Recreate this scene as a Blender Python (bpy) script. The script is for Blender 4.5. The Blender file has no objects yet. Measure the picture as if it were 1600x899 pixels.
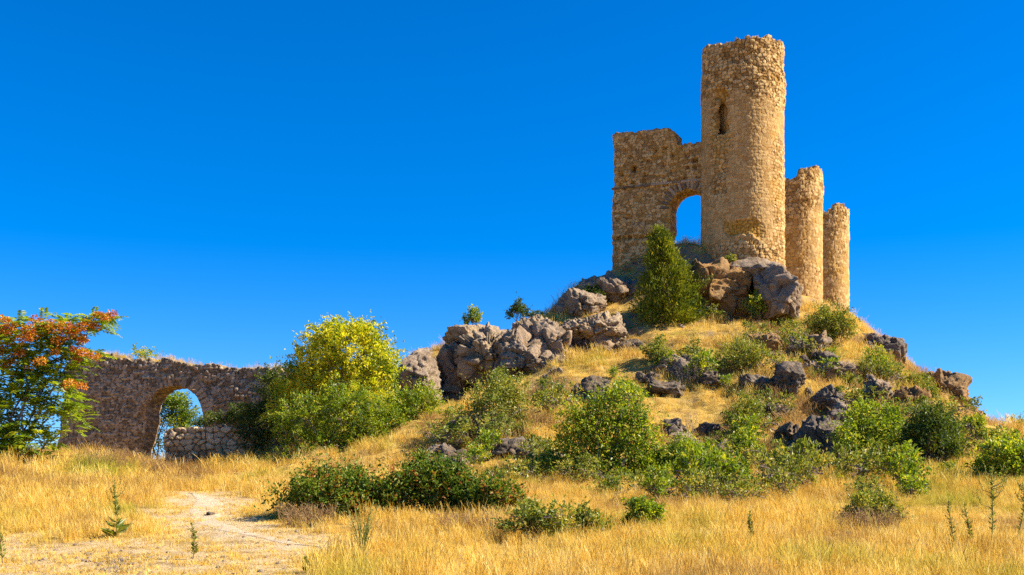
import bpy, math, numpy as np
from math import radians, sin, cos, pi

# ------------------------------------------------------------------ camera model
F, HOR, CZ = 1700.0, 730.0, 1.6          # focal length in photo pixels, horizon row, eye height
SC = bpy.context.scene
COL = SC.collection
rng = np.random.default_rng(11)
def P(px, py, D):
    return np.array([(px - 800) / F * D, D, CZ + (HOR - py) / F * D])
def zat(py, D):
    return CZ + (HOR - py) / F * D
def xat(px, D):
    return (px - 800) / F * D

# ------------------------------------------------------------------ numpy noise
def _h(ix, iy, iz, seed):
    h = (ix.astype(np.int64) * 374761393 + iy.astype(np.int64) * 668265263 + iz.astype(np.int64) * 1442695041 + seed * 974634777) & 0xFFFFFFFF
    h = ((h ^ (h >> 13)) * 1274126177) & 0xFFFFFFFF
    h = ((h ^ (h >> 16)) * 2246822519) & 0xFFFFFFFF
    h = h ^ (h >> 15)
    return (h & 0xFFFFFF) / float(0xFFFFFF)
def vnoise(p, seed=0):
    f = np.floor(p); t = p - f; t = t * t * t * (t * (t * 6 - 15) + 10); f = f.astype(np.int64)
    x, y, z = f[:, 0], f[:, 1], f[:, 2]
    r = 0
    for dx in (0, 1):
        wx = t[:, 0] if dx else 1 - t[:, 0]
        for dy in (0, 1):
            wy = t[:, 1] if dy else 1 - t[:, 1]
            for dz in (0, 1):
                wz = t[:, 2] if dz else 1 - t[:, 2]
                r = r + wx * wy * wz * _h(x + dx, y + dy, z + dz, seed)
    return r * 2 - 1
def fbm(p, octv=4, seed=0, gain=.5, lac=2.03):
    a, s, r = 1.0, 0.0, 0
    for o in range(octv):
        r = r + a * vnoise(p, seed + o * 17); s += a; a *= gain; p = p * lac + 3.1
    return r / s
def ridged(p, octv=4, seed=0):
    a, s, r = 1.0, 0.0, 0
    for o in range(octv):
        r = r + a * (1 - np.abs(vnoise(p, seed + o * 31))); s += a; a *= .5; p = p * 2.1 + 1.7
    return r / s
def worley3(p, seed=0):
    f = np.floor(p).astype(np.int64); n = len(p)
    f1 = np.full(n, 9.0); f2 = np.full(n, 9.0); cid = np.zeros(n)
    for dx in (-1, 0, 1):
        for dy in (-1, 0, 1):
            for dz in (-1, 0, 1):
                cx, cy, cz = f[:, 0] + dx, f[:, 1] + dy, f[:, 2] + dz
                q = np.stack([cx + _h(cx, cy, cz, seed), cy + _h(cx, cy, cz, seed + 1), cz + _h(cx, cy, cz, seed + 2)], 1)
                d = np.sqrt(((q - p) ** 2).sum(1)); c = _h(cx, cy, cz, seed + 3)
                m = d < f1
                f2 = np.where(m, f1, np.minimum(f2, d)); cid = np.where(m, c, cid); f1 = np.where(m, d, f1)
    return f1, f2, cid
def worley3v(p, seed=0):
    f = np.floor(p).astype(np.int64); n = len(p)
    f1 = np.full(n, 9.0); f2 = np.full(n, 9.0); cid = np.zeros(n); dv = np.zeros((n, 3))
    for dx in (-1, 0, 1):
        for dy in (-1, 0, 1):
            for dz in (-1, 0, 1):
                cx, cy, cz = f[:, 0] + dx, f[:, 1] + dy, f[:, 2] + dz
                q = np.stack([cx + _h(cx, cy, cz, seed), cy + _h(cx, cy, cz, seed + 1), cz + _h(cx, cy, cz, seed + 2)], 1) - p
                d = np.sqrt((q ** 2).sum(1)); c = _h(cx, cy, cz, seed + 3)
                m = d < f1
                f2 = np.where(m, f1, np.minimum(f2, d)); cid = np.where(m, c, cid); dv[m] = q[m]; f1 = np.where(m, d, f1)
    tilt = np.stack([np.sin(cid * 91.7), np.sin(cid * 57.3 + 1), np.sin(cid * 133.1 + 2)], 1)
    return f1, f2, cid, (dv * tilt).sum(1)
def masonry(u, z, su, sz, seed=0, jit=.8, wrap=0):
    """coursed rubble: returns joint distance (0 at the joint) and a random number per stone"""
    a = u / su; b = z / sz
    r0 = np.floor(b).astype(np.int64); n = len(u)
    f1 = np.full(n, 9.0); f2 = np.full(n, 9.0); cid = np.zeros(n); Z = np.zeros(n, np.int64)
    for dr in (-1, 0, 1):
        r = r0 + dr
        off = _h(r, Z, Z, seed + 9)
        c0 = np.floor(a - off).astype(np.int64)
        for dc in (-1, 0, 1):
            c = c0 + dc
            cw = c % wrap if wrap else c
            qx = c + off + .5 + (_h(cw, r, Z, seed) - .5) * jit
            qy = r + .5 + (_h(cw, r, Z, seed + 1) - .5) * jit * .7
            d = np.maximum(np.abs(qx - a), np.abs(qy - b)) * .55 + .45 * np.hypot(qx - a, qy - b)
            cc = _h(cw, r, Z, seed + 3)
            m = d < f1
            f2 = np.where(m, f1, np.minimum(f2, d)); cid = np.where(m, cc, cid); f1 = np.where(m, d, f1)
    return f2 - f1, cid
def sstep(a, b, x):
    t = np.clip((x - a) / (b - a), 0, 1); return t * t * (3 - 2 * t)

# ------------------------------------------------------------------ object helpers
def mesh_np(name, V, Fc, mat, parent=None, vattr=None, fattr=None, smooth=True):
    V = np.ascontiguousarray(V, dtype=np.float32)
    if not isinstance(Fc, list): Fc = [Fc]
    Fc = [np.asarray(f, dtype=np.int32) for f in Fc if len(f)]
    me = bpy.data.meshes.new(name)
    me.vertices.add(len(V)); me.vertices.foreach_set('co', V.ravel())
    nl = sum(f.size for f in Fc); nf = sum(len(f) for f in Fc)
    me.loops.add(nl); me.polygons.add(nf)
    me.loops.foreach_set('vertex_index', np.concatenate([f.ravel() for f in Fc]))
    st = []; o = 0
    for f in Fc:
        k = f.shape[1]; st.append(o + np.arange(len(f)) * k); o += f.size
    me.polygons.foreach_set('loop_start', np.concatenate(st).astype(np.int32))
    me.polygons.foreach_set('use_smooth', np.full(nf, bool(smooth)))
    for k, v in (vattr or {}).items():
        a = me.attributes.new(k, 'FLOAT', 'POINT'); a.data.foreach_set('value', np.asarray(v, np.float32))
    for k, v in (fattr or {}).items():
        a = me.attributes.new(k, 'FLOAT', 'FACE'); a.data.foreach_set('value', np.asarray(v, np.float32))
    me.update(calc_edges=True)
    if mat: me.materials.append(mat)
    o = bpy.data.objects.new(name, me); COL.objects.link(o)
    if parent: o.parent = parent; o.matrix_parent_inverse = parent.matrix_world.inverted() if False else o.matrix_parent_inverse
    return o
def tag(o, label=None, cat=None, group=None, kind=None):
    if label: o['label'] = label
    if cat: o['category'] = cat
    if group: o['group'] = group
    if kind: o['kind'] = kind
    return o
def thing(name, label, cat, loc, group=None):
    o = bpy.data.objects.new(name, None); COL.objects.link(o)
    o.location = [float(c) for c in loc]
    return tag(o, label, cat, group)
class Tubes:
    def __init__(s): s.V = []; s.F = []; s.n = 0
    def add(s, pts, radii, sides=6):
        pts = np.asarray(pts, float); radii = np.asarray(radii, float); n = len(pts)
        t = np.gradient(pts, axis=0); t /= np.linalg.norm(t, axis=1)[:, None] + 1e-9
        ref = np.where(np.abs(t[:, 2:3]) > .9, np.array([[1., 0, 0]]), np.array([[0, 0, 1.]]))
        a = np.cross(t, ref); a /= np.linalg.norm(a, axis=1)[:, None] + 1e-9
        b = np.cross(t, a)
        ang = np.arange(sides) * 2 * pi / sides
        ring = pts[:, None] + radii[:, None, None] * (a[:, None] * np.cos(ang)[None, :, None] + b[:, None] * np.sin(ang)[None, :, None])
        s.V.append(ring.reshape(-1, 3))
        i = np.arange(n - 1)[:, None] * sides; j = np.arange(sides)[None]; k = (j + 1) % sides
        s.F.append((s.n + np.stack([i + j, i + k, i + sides + k, i + sides + j], -1)).reshape(-1, 4)); s.n += n * sides
    def build(s, name, mat, parent=None):
        return mesh_np(name, np.concatenate(s.V), np.concatenate(s.F), mat, parent)
def unit(v): return v / (np.linalg.norm(v, axis=-1, keepdims=True) + 1e-9)
def leaf_mesh(name, C, D, N, L, W, mat, parent, tint, fold=.15):
    """one four-cornered leaf per row: C base, D direction, N face normal"""
    D = unit(D); S = unit(np.cross(D, N)); Nn = np.cross(S, D)
    L = np.broadcast_to(np.asarray(L, float), (len(C),))[:, None]; W = np.broadcast_to(np.asarray(W, float), (len(C),))[:, None]
    m = C + D * L * .45 + Nn * L * fold
    V = np.stack([C, m + S * W * .5, C + D * L, m - S * W * .5], 1).reshape(-1, 3)
    Fq = np.arange(len(C) * 4).reshape(-1, 4)
    return mesh_np(name, V, Fq, mat, parent, fattr={'tint': tint}, smooth=False)

# ------------------------------------------------------------------ materials
def new_mat(name):
    m = bpy.data.materials.new(name); m.use_nodes = True
    nt = m.node_tree; nt.nodes.clear()
    return m, nt
def nd(nt, typ, **kw):
    n = nt.nodes.new(typ)
    for k, v in kw.items():
        if k.startswith('_'): n.inputs[k[1:].replace('_', ' ')].default_value = v
        else: setattr(n, k, v)
    return n
def ramp(nt, src, stops, interp='LINEAR'):
    r = nt.nodes.new('ShaderNodeValToRGB'); r.color_ramp.interpolation = interp
    e = r.color_ramp.elements
    while len(e) < len(stops): e.new(.5)
    for q, (p, c) in zip(e, stops): q.position = p; q.color = (*c, 1)
    nt.links.new(src, r.inputs[0]); return r.outputs[0]
def mix(nt, fac, a, b, mode='MIX'):
    n = nt.nodes.new('ShaderNodeMix'); n.data_type = 'RGBA'; n.blend_type = mode
    for s, v in ((n.inputs[0], fac), (n.inputs[6], a), (n.inputs[7], b)):
        if hasattr(v, 'is_linked'): nt.links.new(v, s)
        else: s.default_value = v if not isinstance(v, tuple) else (*v, 1)
    return n.outputs[2]
def mth(nt, op, a, b=0.0, c=None, clamp=False):
    n = nt.nodes.new('ShaderNodeMath'); n.operation = op; n.use_clamp = clamp
    for s, v in zip(n.inputs, (a, b, c)):
        if v is None: continue
        if hasattr(v, 'is_linked'): nt.links.new(v, s)
        else: s.default_value = v
    return n.outputs[0]
def noise(nt, scale, detail=4, rough=.6, co=None, dist=0.0):
    n = nd(nt, 'ShaderNodeTexNoise', _Scale=scale, _Detail=detail, _Roughness=rough, _Distortion=dist)
    if co is None: co = geo(nt)
    nt.links.new(co, n.inputs['Vector']); return n.outputs[0]
def geo(nt):
    for n in nt.nodes:
        if n.bl_idname == 'ShaderNodeNewGeometry': return n.outputs['Position']
    return nt.nodes.new('ShaderNodeNewGeometry').outputs['Position']
def attr(nt, name, typ='GEOMETRY'):
    return nd(nt, 'ShaderNodeAttribute', attribute_name=name, attribute_type=typ).outputs['Fac']
def rng_map(nt, v, a, b, c=0., d=1.):
    n = nd(nt, 'ShaderNodeMapRange', _From_Min=a, _From_Max=b, _To_Min=c, _To_Max=d); nt.links.new(v, n.inputs[0]); return n.outputs[0]
def finish(nt, col, rough=.9, bump=None, strength=.5, dist=.05, spec=.2):
    b = nd(nt, 'ShaderNodeBsdfPrincipled', _Roughness=rough); b.inputs['Specular IOR Level'].default_value = spec
    o = nt.nodes.new('ShaderNodeOutputMaterial')
    if hasattr(col, 'is_linked'): nt.links.new(col, b.inputs['Base Color'])
    else: b.inputs['Base Color'].default_value = (*col, 1)
    if bump is not None:
        bp = nd(nt, 'ShaderNodeBump', _Strength=strength, _Distance=dist); nt.links.new(bump, bp.inputs['Height']); nt.links.new(bp.outputs[0], b.inputs['Normal'])
    nt.links.new(b.outputs[0], o.inputs[0])

def mat_masonry(name, c_lo, c_mid, c_hi, mortar_shade, stain, ochre, contrast=1.0):
    m, nt = new_mat(name)
    tone = attr(nt, 'tone'); jt = attr(nt, 'joint'); oc = attr(nt, 'ochre')
    n1 = noise(nt, 1.1, 5); n2 = noise(nt, 9, 4, .7); n3 = noise(nt, 30, 3, .7)
    t = mth(nt, 'ADD', mth(nt, 'MULTIPLY', tone, .95 * contrast), mth(nt, 'MULTIPLY', n2, .34))
    c = ramp(nt, t, [(.22, c_lo), (.5, c_mid), (.82, c_hi)])
    mf = rng_map(nt, jt, .02, .22, .9, 0)
    c = mix(nt, mf, c, mortar_shade)  # mortar colour kept dark, so it also paints the shade of the gaps
    c = mix(nt, mth(nt, 'MULTIPLY', rng_map(nt, n1, .5, .66), .45), c, stain)
    c = mix(nt, oc, c, ochre)
    c = mix(nt, 1.0, c, ramp(nt, n3, [(.25, (.6, .58, .56)), (.7, (1.12, 1.1, 1.08))]), 'MULTIPLY')
    h = mth(nt, 'ADD', n2, mth(nt, 'MULTIPLY', n3, .6))
    finish(nt, c, .95, h, .75, .06, .1)
    return m
M = {}
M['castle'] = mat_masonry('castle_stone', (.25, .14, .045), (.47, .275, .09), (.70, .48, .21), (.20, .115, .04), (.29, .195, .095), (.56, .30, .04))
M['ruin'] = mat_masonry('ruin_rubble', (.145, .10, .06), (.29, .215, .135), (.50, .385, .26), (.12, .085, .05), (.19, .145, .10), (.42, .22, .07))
M['drystone'] = mat_masonry('field_stone', (.25, .16, .08), (.46, .315, .165), (.66, .50, .30), (.13, .085, .04), (.36, .24, .13), (.45, .25, .09), 1.2)

def mat_rock(name, pale, mid, dark, ochre, darkness=.5, ochre_amt=.3):
    m, nt = new_mat(name)
    n0 = noise(nt, .55, 5, .6); n1 = noise(nt, 2.2, 6, .68, dist=.6); n2 = noise(nt, 11, 5, .75); n3 = noise(nt, 38, 3, .7)
    crk = attr(nt, 'joint')
    c = ramp(nt, n1, [(.3, mid), (.5, mid), (.68, pale)])
    c = mix(nt, mth(nt, 'MULTIPLY', rng_map(nt, n0, .48, .62), ochre_amt), c, ochre)
    lich = mth(nt, 'ADD', mth(nt, 'MULTIPLY', n2, .6), mth(nt, 'MULTIPLY', n1, .5))
    c = mix(nt, rng_map(nt, lich, .62 - darkness * .22, .74 - darkness * .22, 0, .92), c, dark)
    c = mix(nt, rng_map(nt, crk, 0, .12, .5, 0), c, dark)
    c = mix(nt, 1.0, c, ramp(nt, n3, [(.25, (.55, .54, .53)), (.72, (1.2, 1.2, 1.2))]), 'MULTIPLY')
    h = mth(nt, 'ADD', mth(nt, 'MULTIPLY', n1, 1.2), mth(nt, 'ADD', n2, mth(nt, 'MULTIPLY', n3, .4)))
    finish(nt, c, .92, h, .9, .12, .15)
    return m
M['rock_grey'] = mat_rock('grey_limestone', (.58, .46, .33), (.38, .28, .19), (.10, .08, .06), (.50, .30, .12), .2, .35)
M['rock_dark'] = mat_rock('dark_lichen_rock', (.52, .42, .31), (.30, .23, .165), (.07, .06, .05), (.38, .21, .07), .55, .45)
M['rock_ochre'] = mat_rock('ochre_rock', (.54, .38, .20), (.40, .24, .10), (.10, .07, .05), (.52, .26, .06), .3, .7)
M['rock_rubble'] = mat_rock('pale_conglomerate', (.64, .50, .33), (.45, .33, .21), (.12, .095, .07), (.55, .36, .15), .08, .4)

def mat_leaf(name, stops, trans=.38, gloss=.03):
    m, nt = new_mat(name)
    t = mth(nt, 'ADD', attr(nt, 'tint'), mth(nt, 'MULTIPLY', mth(nt, 'SUBTRACT', noise(nt, .8, 3), .5), .5))
    c = ramp(nt, t, stops)
    d = nd(nt, 'ShaderNodeBsdfDiffuse'); tr = nt.nodes.new('ShaderNodeBsdfTranslucent'); g = nd(nt, 'ShaderNodeBsdfGlossy', _Roughness=.45)
    nt.links.new(c, d.inputs[0])
    nt.links.new(mix(nt, 1.0, c, (1.25, 1.15, .55), 'MULTIPLY'), tr.inputs[0])
    m1 = nd(nt, 'ShaderNodeMixShader', _Fac=trans); m2 = nd(nt, 'ShaderNodeMixShader', _Fac=gloss)
    nt.links.new(d.outputs[0], m1.inputs[1]); nt.links.new(tr.outputs[0], m1.inputs[2])
    nt.links.new(m1.outputs[0], m2.inputs[1]); nt.links.new(g.outputs[0], m2.inputs[2])
    o = nt.nodes.new('ShaderNodeOutputMaterial'); nt.links.new(m2.outputs[0], o.inputs[0])
    return m
M['leaf_yellow'] = mat_leaf('yellow_green_leaf', [(.0, (.10, .16, .012)), (.25, (.33, .42, .016)), (.55, (.62, .63, .022)), (1, (.82, .72, .06))], .58)
M['leaf_green'] = mat_leaf('fresh_green_leaf', [(.0, (.07, .13, .012)), (.45, (.21, .31, .014)), (.8, (.40, .46, .02)), (1, (.58, .52, .05))], .5)
M['leaf_bramble'] = mat_leaf('bramble_leaf', [(.0, (.04, .08, .008)), (.45, (.10, .18, .014)), (.8, (.25, .30, .03)), (.97, (.42, .14, .03))], .35, .02)
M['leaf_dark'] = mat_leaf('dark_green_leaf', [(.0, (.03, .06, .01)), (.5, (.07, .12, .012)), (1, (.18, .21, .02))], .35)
M['leaf_olive'] = mat_leaf('olive_leaf', [(.0, (.09, .13, .015)), (.45, (.22, .27, .03)), (.8, (.38, .37, .05)), (1, (.50, .39, .09))], .38)
M['leaf_sumac'] = mat_leaf('compound_leaf', [(.0, (.12, .20, .012)), (.45, (.27, .39, .018)), (.8, (.48, .54, .025)), (1, (.70, .62, .05))], .6)
M['leaf_conifer'] = mat_leaf('juniper_needle', [(.0, (.05, .085, .01)), (.45, (.15, .195, .012)), (.8, (.33, .33, .016)), (1, (.48, .40, .03))], .3, .02)
M['seed'] = mat_leaf('orange_seed', [(.0, (.34, .065, .006)), (.5, (.56, .18, .01)), (1, (.74, .42, .03))], .35)
M['weed_leaf'] = mat_leaf('weed_leaf', [(.0, (.10, .14, .02)), (.5, (.22, .26, .04)), (1, (.45, .38, .08))], .4)

def mat_bark(name, a, b):
    m, nt = new_mat(name)
    n = noise(nt, 14, 4, .7)
    finish(nt, ramp(nt, n, [(.3, a), (.7, b)]), .9, n, .5, .02)
    return m
M['bark_grey'] = mat_bark('grey_bark', (.14, .105, .08), (.34, .27, .21))
M['bark_brown'] = mat_bark('brown_bark', (.07, .048, .03), (.2, .14, .09))
M['twig_dry'] = mat_bark('dry_twig', (.22, .13, .055), (.42, .27, .12))

def mat_ground():
    m, nt = new_mat('hill_soil')
    bare = attr(nt, 'bare'); rock = attr(nt, 'rock')
    n0 = noise(nt, .35, 4); n1 = noise(nt, 2.5, 5, .65); n2 = noise(nt, 16, 4, .7); n3 = noise(nt, 60, 3, .7)
    straw = ramp(nt, n1, [(.3, (.36, .22, .05)), (.5, (.56, .36, .08)), (.7, (.66, .45, .12))])
    straw = mix(nt, rng_map(nt, n0, .55, .7, 0, .5), straw, (.27, .21, .06))
    straw = mix(nt, rng_map(nt, noise(nt, .9, 5, .7), .5, .62, 0, .75), straw, (.24, .14, .05))
    dirt = ramp(nt, n2, [(.3, (.50, .37, .21)), (.55, (.70, .54, .33)), (.75, (.82, .66, .44))])
    bf = mth(nt, 'MULTIPLY', bare, rng_map(nt, mth(nt, 'ADD', n1, n2), .75, 1.1), clamp=True)
    c = mix(nt, bf, straw, dirt)
    stone = ramp(nt, n2, [(.3, (.12, .09, .07)), (.55, (.28, .21, .15)), (.8, (.42, .33, .24))])
    c = mix(nt, mth(nt, 'MULTIPLY', rock, rng_map(nt, n1, .38, .52), clamp=True), c, stone)
    c = mix(nt, 1.0, c, ramp(nt, n3, [(.25, (.6, .58, .55)), (.7, (1.15, 1.13, 1.1))]), 'MULTIPLY')
    h = mth(nt, 'ADD', mth(nt, 'MULTIPLY', n1, 2.), mth(nt, 'ADD', n2, mth(nt, 'MULTIPLY', n3, .5)))
    finish(nt, c, .95, h, .8, .08, .1)
    return m
M['ground'] = mat_ground()
def mat_path():
    m, nt = new_mat('path_dirt')
    n1 = noise(nt, 3, 5, .65); n2 = noise(nt, 18, 4, .7); n3 = noise(nt, 70, 3, .7)
    c = ramp(nt, mth(nt, 'ADD', mth(nt, 'MULTIPLY', n1, .5), mth(nt, 'MULTIPLY', n2, .5)), [(.35, (.47, .35, .21)), (.5, (.66, .51, .33)), (.68, (.78, .64, .44))])
    c = mix(nt, 1.0, c, ramp(nt, n3, [(.25, (.65, .62, .6)), (.7, (1.12, 1.12, 1.1))]), 'MULTIPLY')
    finish(nt, c, .95, mth(nt, 'ADD', n2, n3), .8, .04, .1)
    return m
M['path'] = mat_path()
def mat_grass():
    m, nt = new_mat('dry_grass_blade')
    ob = nd(nt, 'ShaderNodeObjectInfo').outputs['Random']
    g = attr(nt, 'tint', 'INSTANCER'); bl = attr(nt, 'blade')
    t = mth(nt, 'ADD', mth(nt, 'MULTIPLY', ob, .4), mth(nt, 'MULTIPLY', bl, .6))
    gold = ramp(nt, t, [(.1, (.46, .255, .035)), (.4, (.74, .47, .07)), (.65, (.86, .63, .14)), (.95, (.94, .82, .40))])
    green = ramp(nt, t, [(.1, (.17, .22, .025)), (.5, (.40, .40, .045)), (.9, (.66, .55, .08))])
    brown = ramp(nt, t, [(.1, (.22, .12, .045)), (.5, (.40, .235, .08)), (.9, (.58, .38, .14))])
    c = mix(nt, rng_map(nt, g, .55, .95), gold, green)
    c = mix(nt, rng_map(nt, g, .40, .05), c, brown)
    d = nt.nodes.new('ShaderNodeBsdfDiffuse'); tr = nt.nodes.new('ShaderNodeBsdfTranslucent'); mx = nd(nt, 'ShaderNodeMixShader', _Fac=.4)
    nt.links.new(c, d.inputs[0]); nt.links.new(c, tr.inputs[0])
    nt.links.new(d.outputs[0], mx.inputs[1]); nt.links.new(tr.outputs[0], mx.inputs[2])
    o = nt.nodes.new('ShaderNodeOutputMaterial'); nt.links.new(mx.outputs[0], o.inputs[0])
    return m
M['grass'] = mat_grass()

# ------------------------------------------------------------------ terrain
FL = [(899, 16.1), (850, 20.5), (815, 24.5)]
cols = {
 -500: FL + [(790, 28), (765, 34), (745, 42), (735, 52)],
 0:    FL + [(790, 28), (760, 36), (737, 43), (722, 50), (716, 56)],
 90:   FL + [(790, 28), (765, 34), (742, 40), (712, 45.5), (706, 49), (708, 56)],
 160:  FL + [(790, 28), (768, 33.5), (745, 40), (716, 45.5), (708, 50), (712, 56)],
 205:  FL + [(790, 28), (770, 33), (750, 41), (740, 48), (730, 54), (712, 58)],
 300:  FL + [(790, 28.5), (775, 32), (752, 40), (738, 48), (730, 53), (712, 58)],
 450:  FL + [(785, 29.5), (765, 34), (750, 39), (735, 46), (715, 52), (690, 56)],
 600:  FL + [(785, 29.5), (765, 33.5), (745, 38), (720, 43), (690, 48), (665, 53), (655, 59), (600, 63)],
 650: FL + [(785, 29.5), (760, 34), (740, 38.5), (710, 43.5), (680, 48.5), (655, 54), (648, 58.5), (580, 61.5), (560, 63)],
 700: FL + [(785, 29.5), (760, 34), (735, 39), (700, 44), (665, 48.5), (640, 54), (632, 59), (560, 62), (543, 63.5)],
 800:  FL + [(785, 29.5), (760, 34.5), (720, 40), (680, 44.5), (640, 49), (605, 54), (597, 59), (535, 62), (515, 64)],
 900:  FL + [(788, 29), (765, 34.5), (730, 39), (690, 43), (650, 47), (600, 52), (560, 56), (552, 60), (505, 63), (487, 65), (484, 67), (450, 69)],
 960:  FL + [(788, 29), (765, 35), (735, 39), (690, 43.2), (650, 47), (600, 51.5), (562, 55.5), (548, 59), (505, 62), (482, 65), (440, 67.5), (430, 69)],
 1050: FL + [(790, 28.7), (765, 35), (740, 39), (700, 43), (650, 47), (600, 51), (550, 55), (510, 59), (503, 62.5), (420, 65), (394, 66.5)],
 1150: FL + [(790, 28.5), (765, 34.5), (740, 38.5), (700, 42.5), (650, 46.5), (600, 50.5), (550, 54.5), (505, 59.5), (500, 63.), (425, 65.2), (408, 66.5)],
 1250: FL + [(790, 28.2), (760, 34.5), (735, 38.5), (700, 42), (650, 46), (600, 50), (550, 55), (512, 60), (505, 63), (478, 67)],
 1330: FL + [(790, 28), (755, 35), (720, 39), (680, 43), (640, 47), (600, 51), (550, 57), (507, 64), (492, 69)],
 1420: FL + [(790, 27.7), (755, 34), (725, 38), (690, 41.5), (650, 46), (610, 51), (590, 56), (585, 60), (556, 63)],
 1500: FL + [(790, 27.5), (755, 33), (730, 36.5), (700, 40), (660, 45), (650, 49.5), (645, 53), (612, 56)],
 1560: FL + [(790, 27.5), (755, 32.5), (735, 36), (710, 40), (692, 43), (672, 48)],
 1650: FL + [(790, 27), (760, 31), (740, 35), (725, 39), (708, 45)],
 2000: FL + [(790, 27), (760, 31), (745, 35), (735, 41)],
}
CP = []
for px, lst in cols.items():
    for py, D in lst: CP.append(P(px, py, D))
    x0, y0, z0 = CP[-1]
    if 900 <= px <= 1330: continue
    s = 1 if px >= 600 else .35
    for dd, dz in ((9, -2.2 * s), (24, -8 * max(s, .7)), (60, -16)):
        CP.append(np.array([x0 * (1 + dd / y0), y0 + dd, z0 + dz]))
for px, D, Z in ((900, 74, 12.0), (960, 73, 14.4), (1050, 73, 14.6), (1150, 70, 14.3), (1150, 76, 14.3), (1250, 74, 12.8), (1330, 78, 12.2),
                 (1240, 82, 13.4), (1290, 93, 14.2), (1330, 92, 12), (900, 86, 6), (1050, 92, 10), (1150, 110, 4), (1330, 110, 3), (1000, 125, -8), (1300, 140, -10), (1500, 110, -8)):
    CP.append(np.array([xat(px, D), D, Z]))
for x in (-60, -25, 0, 25, 60):
    for y in (-60, -20, 0, 8): CP.append(np.array([x, y, -.1]))
CP = np.array(CP)
CC = 1.2
def _phi(A, B): return np.sqrt(((A[:, None, 0] - B[None, :, 0]) ** 2 + (A[:, None, 1] - B[None, :, 1]) ** 2) + CC * CC)
_n = len(CP)
_A = np.zeros((_n + 3, _n + 3)); _A[:_n, :_n] = _phi(CP, CP) - np.eye(_n) * .12
_A[:_n, _n] = 1; _A[:_n, _n + 1:] = CP[:, :2]; _A[_n:, :_n] = _A[:_n, _n:].T
_w = np.linalg.solve(_A, np.concatenate([CP[:, 2], np.zeros(3)]))
def height(x, y, detail=True):
    x = np.atleast_1d(np.asarray(x, float)).ravel(); y = np.atleast_1d(np.asarray(y, float)).ravel()
    cx = np.clip(x, -75, 75); cy = np.clip(y, -60, 150)
    out = np.empty(len(x)); Q = np.stack([cx, cy], 1)
    for i in range(0, len(x), 40000):
        q = Q[i:i + 40000]; out[i:i + 40000] = _phi(q, CP) @ _w[:_n] + _w[_n] + q @ _w[_n + 1:]
    far = np.hypot(x - cx, y - cy)
    out = out * np.exp(-far / 60) + (-6) * (1 - np.exp(-far / 60)) * (y > 20)
    if detail:
        p = np.stack([x, y, np.zeros(len(x))], 1)
        slope = sstep(34, 46, y) * sstep(120, 90, y)
        out = out + fbm(p * .22, 3, 3) * (.10 + .38 * slope) + fbm(p * .9, 3, 5) * (.035 + .16 * slope)
        out = out + slope * .5 * (ridged(p * np.array([.30, .50, 1]), 3, 9) - .6)
    return out
def hit(px, py, d0=14., d1=100., raw=False):
    """where the sight line through a photo pixel meets the hill"""
    D = np.linspace(d0, d1, 1400)
    h = height(xat(px, D), D) - zat(py, D)
    i = np.argmax(h > 0) if (h > 0).any() else len(D) - 1
    return float(D[i])
def ground_z(x, y): return float(height([x], [y])[0])

xs = np.concatenate([-np.geomspace(60, 2500, 26)[::-1], np.arange(-59.8, 59.9, .22), np.geomspace(60, 2500, 26)])
ys = np.concatenate([-np.geomspace(8, 1500, 22)[::-1], np.arange(-7, 11, 1.0), np.arange(11, 76, .2), np.arange(76, 130, .8), np.geomspace(130.5, 4000, 26)])
GX, GY = np.meshgrid(xs, ys); GZ = height(GX, GY)
nx, ny = len(xs), len(ys)
V = np.stack([GX.ravel(), GY.ravel(), GZ], 1)
ii = (np.arange(ny - 1)[:, None] * nx + np.arange(nx - 1)[None]).ravel()
# the footpath and the trodden bare ground
path_px = [(296, 771), (326, 782), (322, 800), (318, 815), (360, 830), (430, 845), (500, 856)]
PATH = np.array([P(a, b, hit(a, b))[:2] for a, b in path_px])
def _dense(pl, n=12):
    t = np.arange(len(pl)); q = np.linspace(0, len(pl) - 1, (len(pl) - 1) * n + 1)
    o = np.stack([np.interp(q, t, pl[:, k]) for k in (0, 1)], 1)
    for _ in range(10): o[1:-1] = (o[:-2] + 2 * o[1:-1] + o[2:]) / 4
    return o
PATHD = _dense(PATH)
def path_dist(x, y):
    o = np.full(len(x), 1e9)
    for a, b in PATHD: o = np.minimum(o, np.hypot(x - a, y - b))
    return o
def bareness(x, y):
    pz = np.stack([x, y, np.zeros(len(x))], 1)
    d = path_dist(x, y)
    b = sstep(2.0, .4, d + fbm(pz * 1.1, 3, 21) * .9)
    px = 800 + F * x / np.maximum(y, 5)
    lo = sstep(23.2, 20., y + fbm(pz * .5, 3, 22) * 3.6) * sstep(620, 430, px + fbm(pz * .4, 2, 24) * 90)
    return np.clip(np.maximum(b, lo * .8), 0, 1)
bare = np.zeros(len(V)); nearm = (np.abs(V[:, 0]) < 30) & (V[:, 1] > 4) & (V[:, 1] < 60)
bare[nearm] = bareness(V[nearm, 0], V[nearm, 1])
gy, gx = np.gradient(GZ.reshape(ny, nx), ys, xs)
steep = np.hypot(gx, gy).ravel()
rockm = sstep(.62, 1.05, steep + .35 * fbm(np.column_stack([V[:, :2] * .7, V[:, 2] * 0]), 3, 33))
ter = mesh_np('hill', V, np.stack([ii, ii + 1, ii + 1 + nx, ii + nx], 1), M['ground'], vattr={'bare': bare, 'rock': rockm})
tag(ter, 'golden grassy hill with the castle on top', None, None, 'structure')

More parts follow.
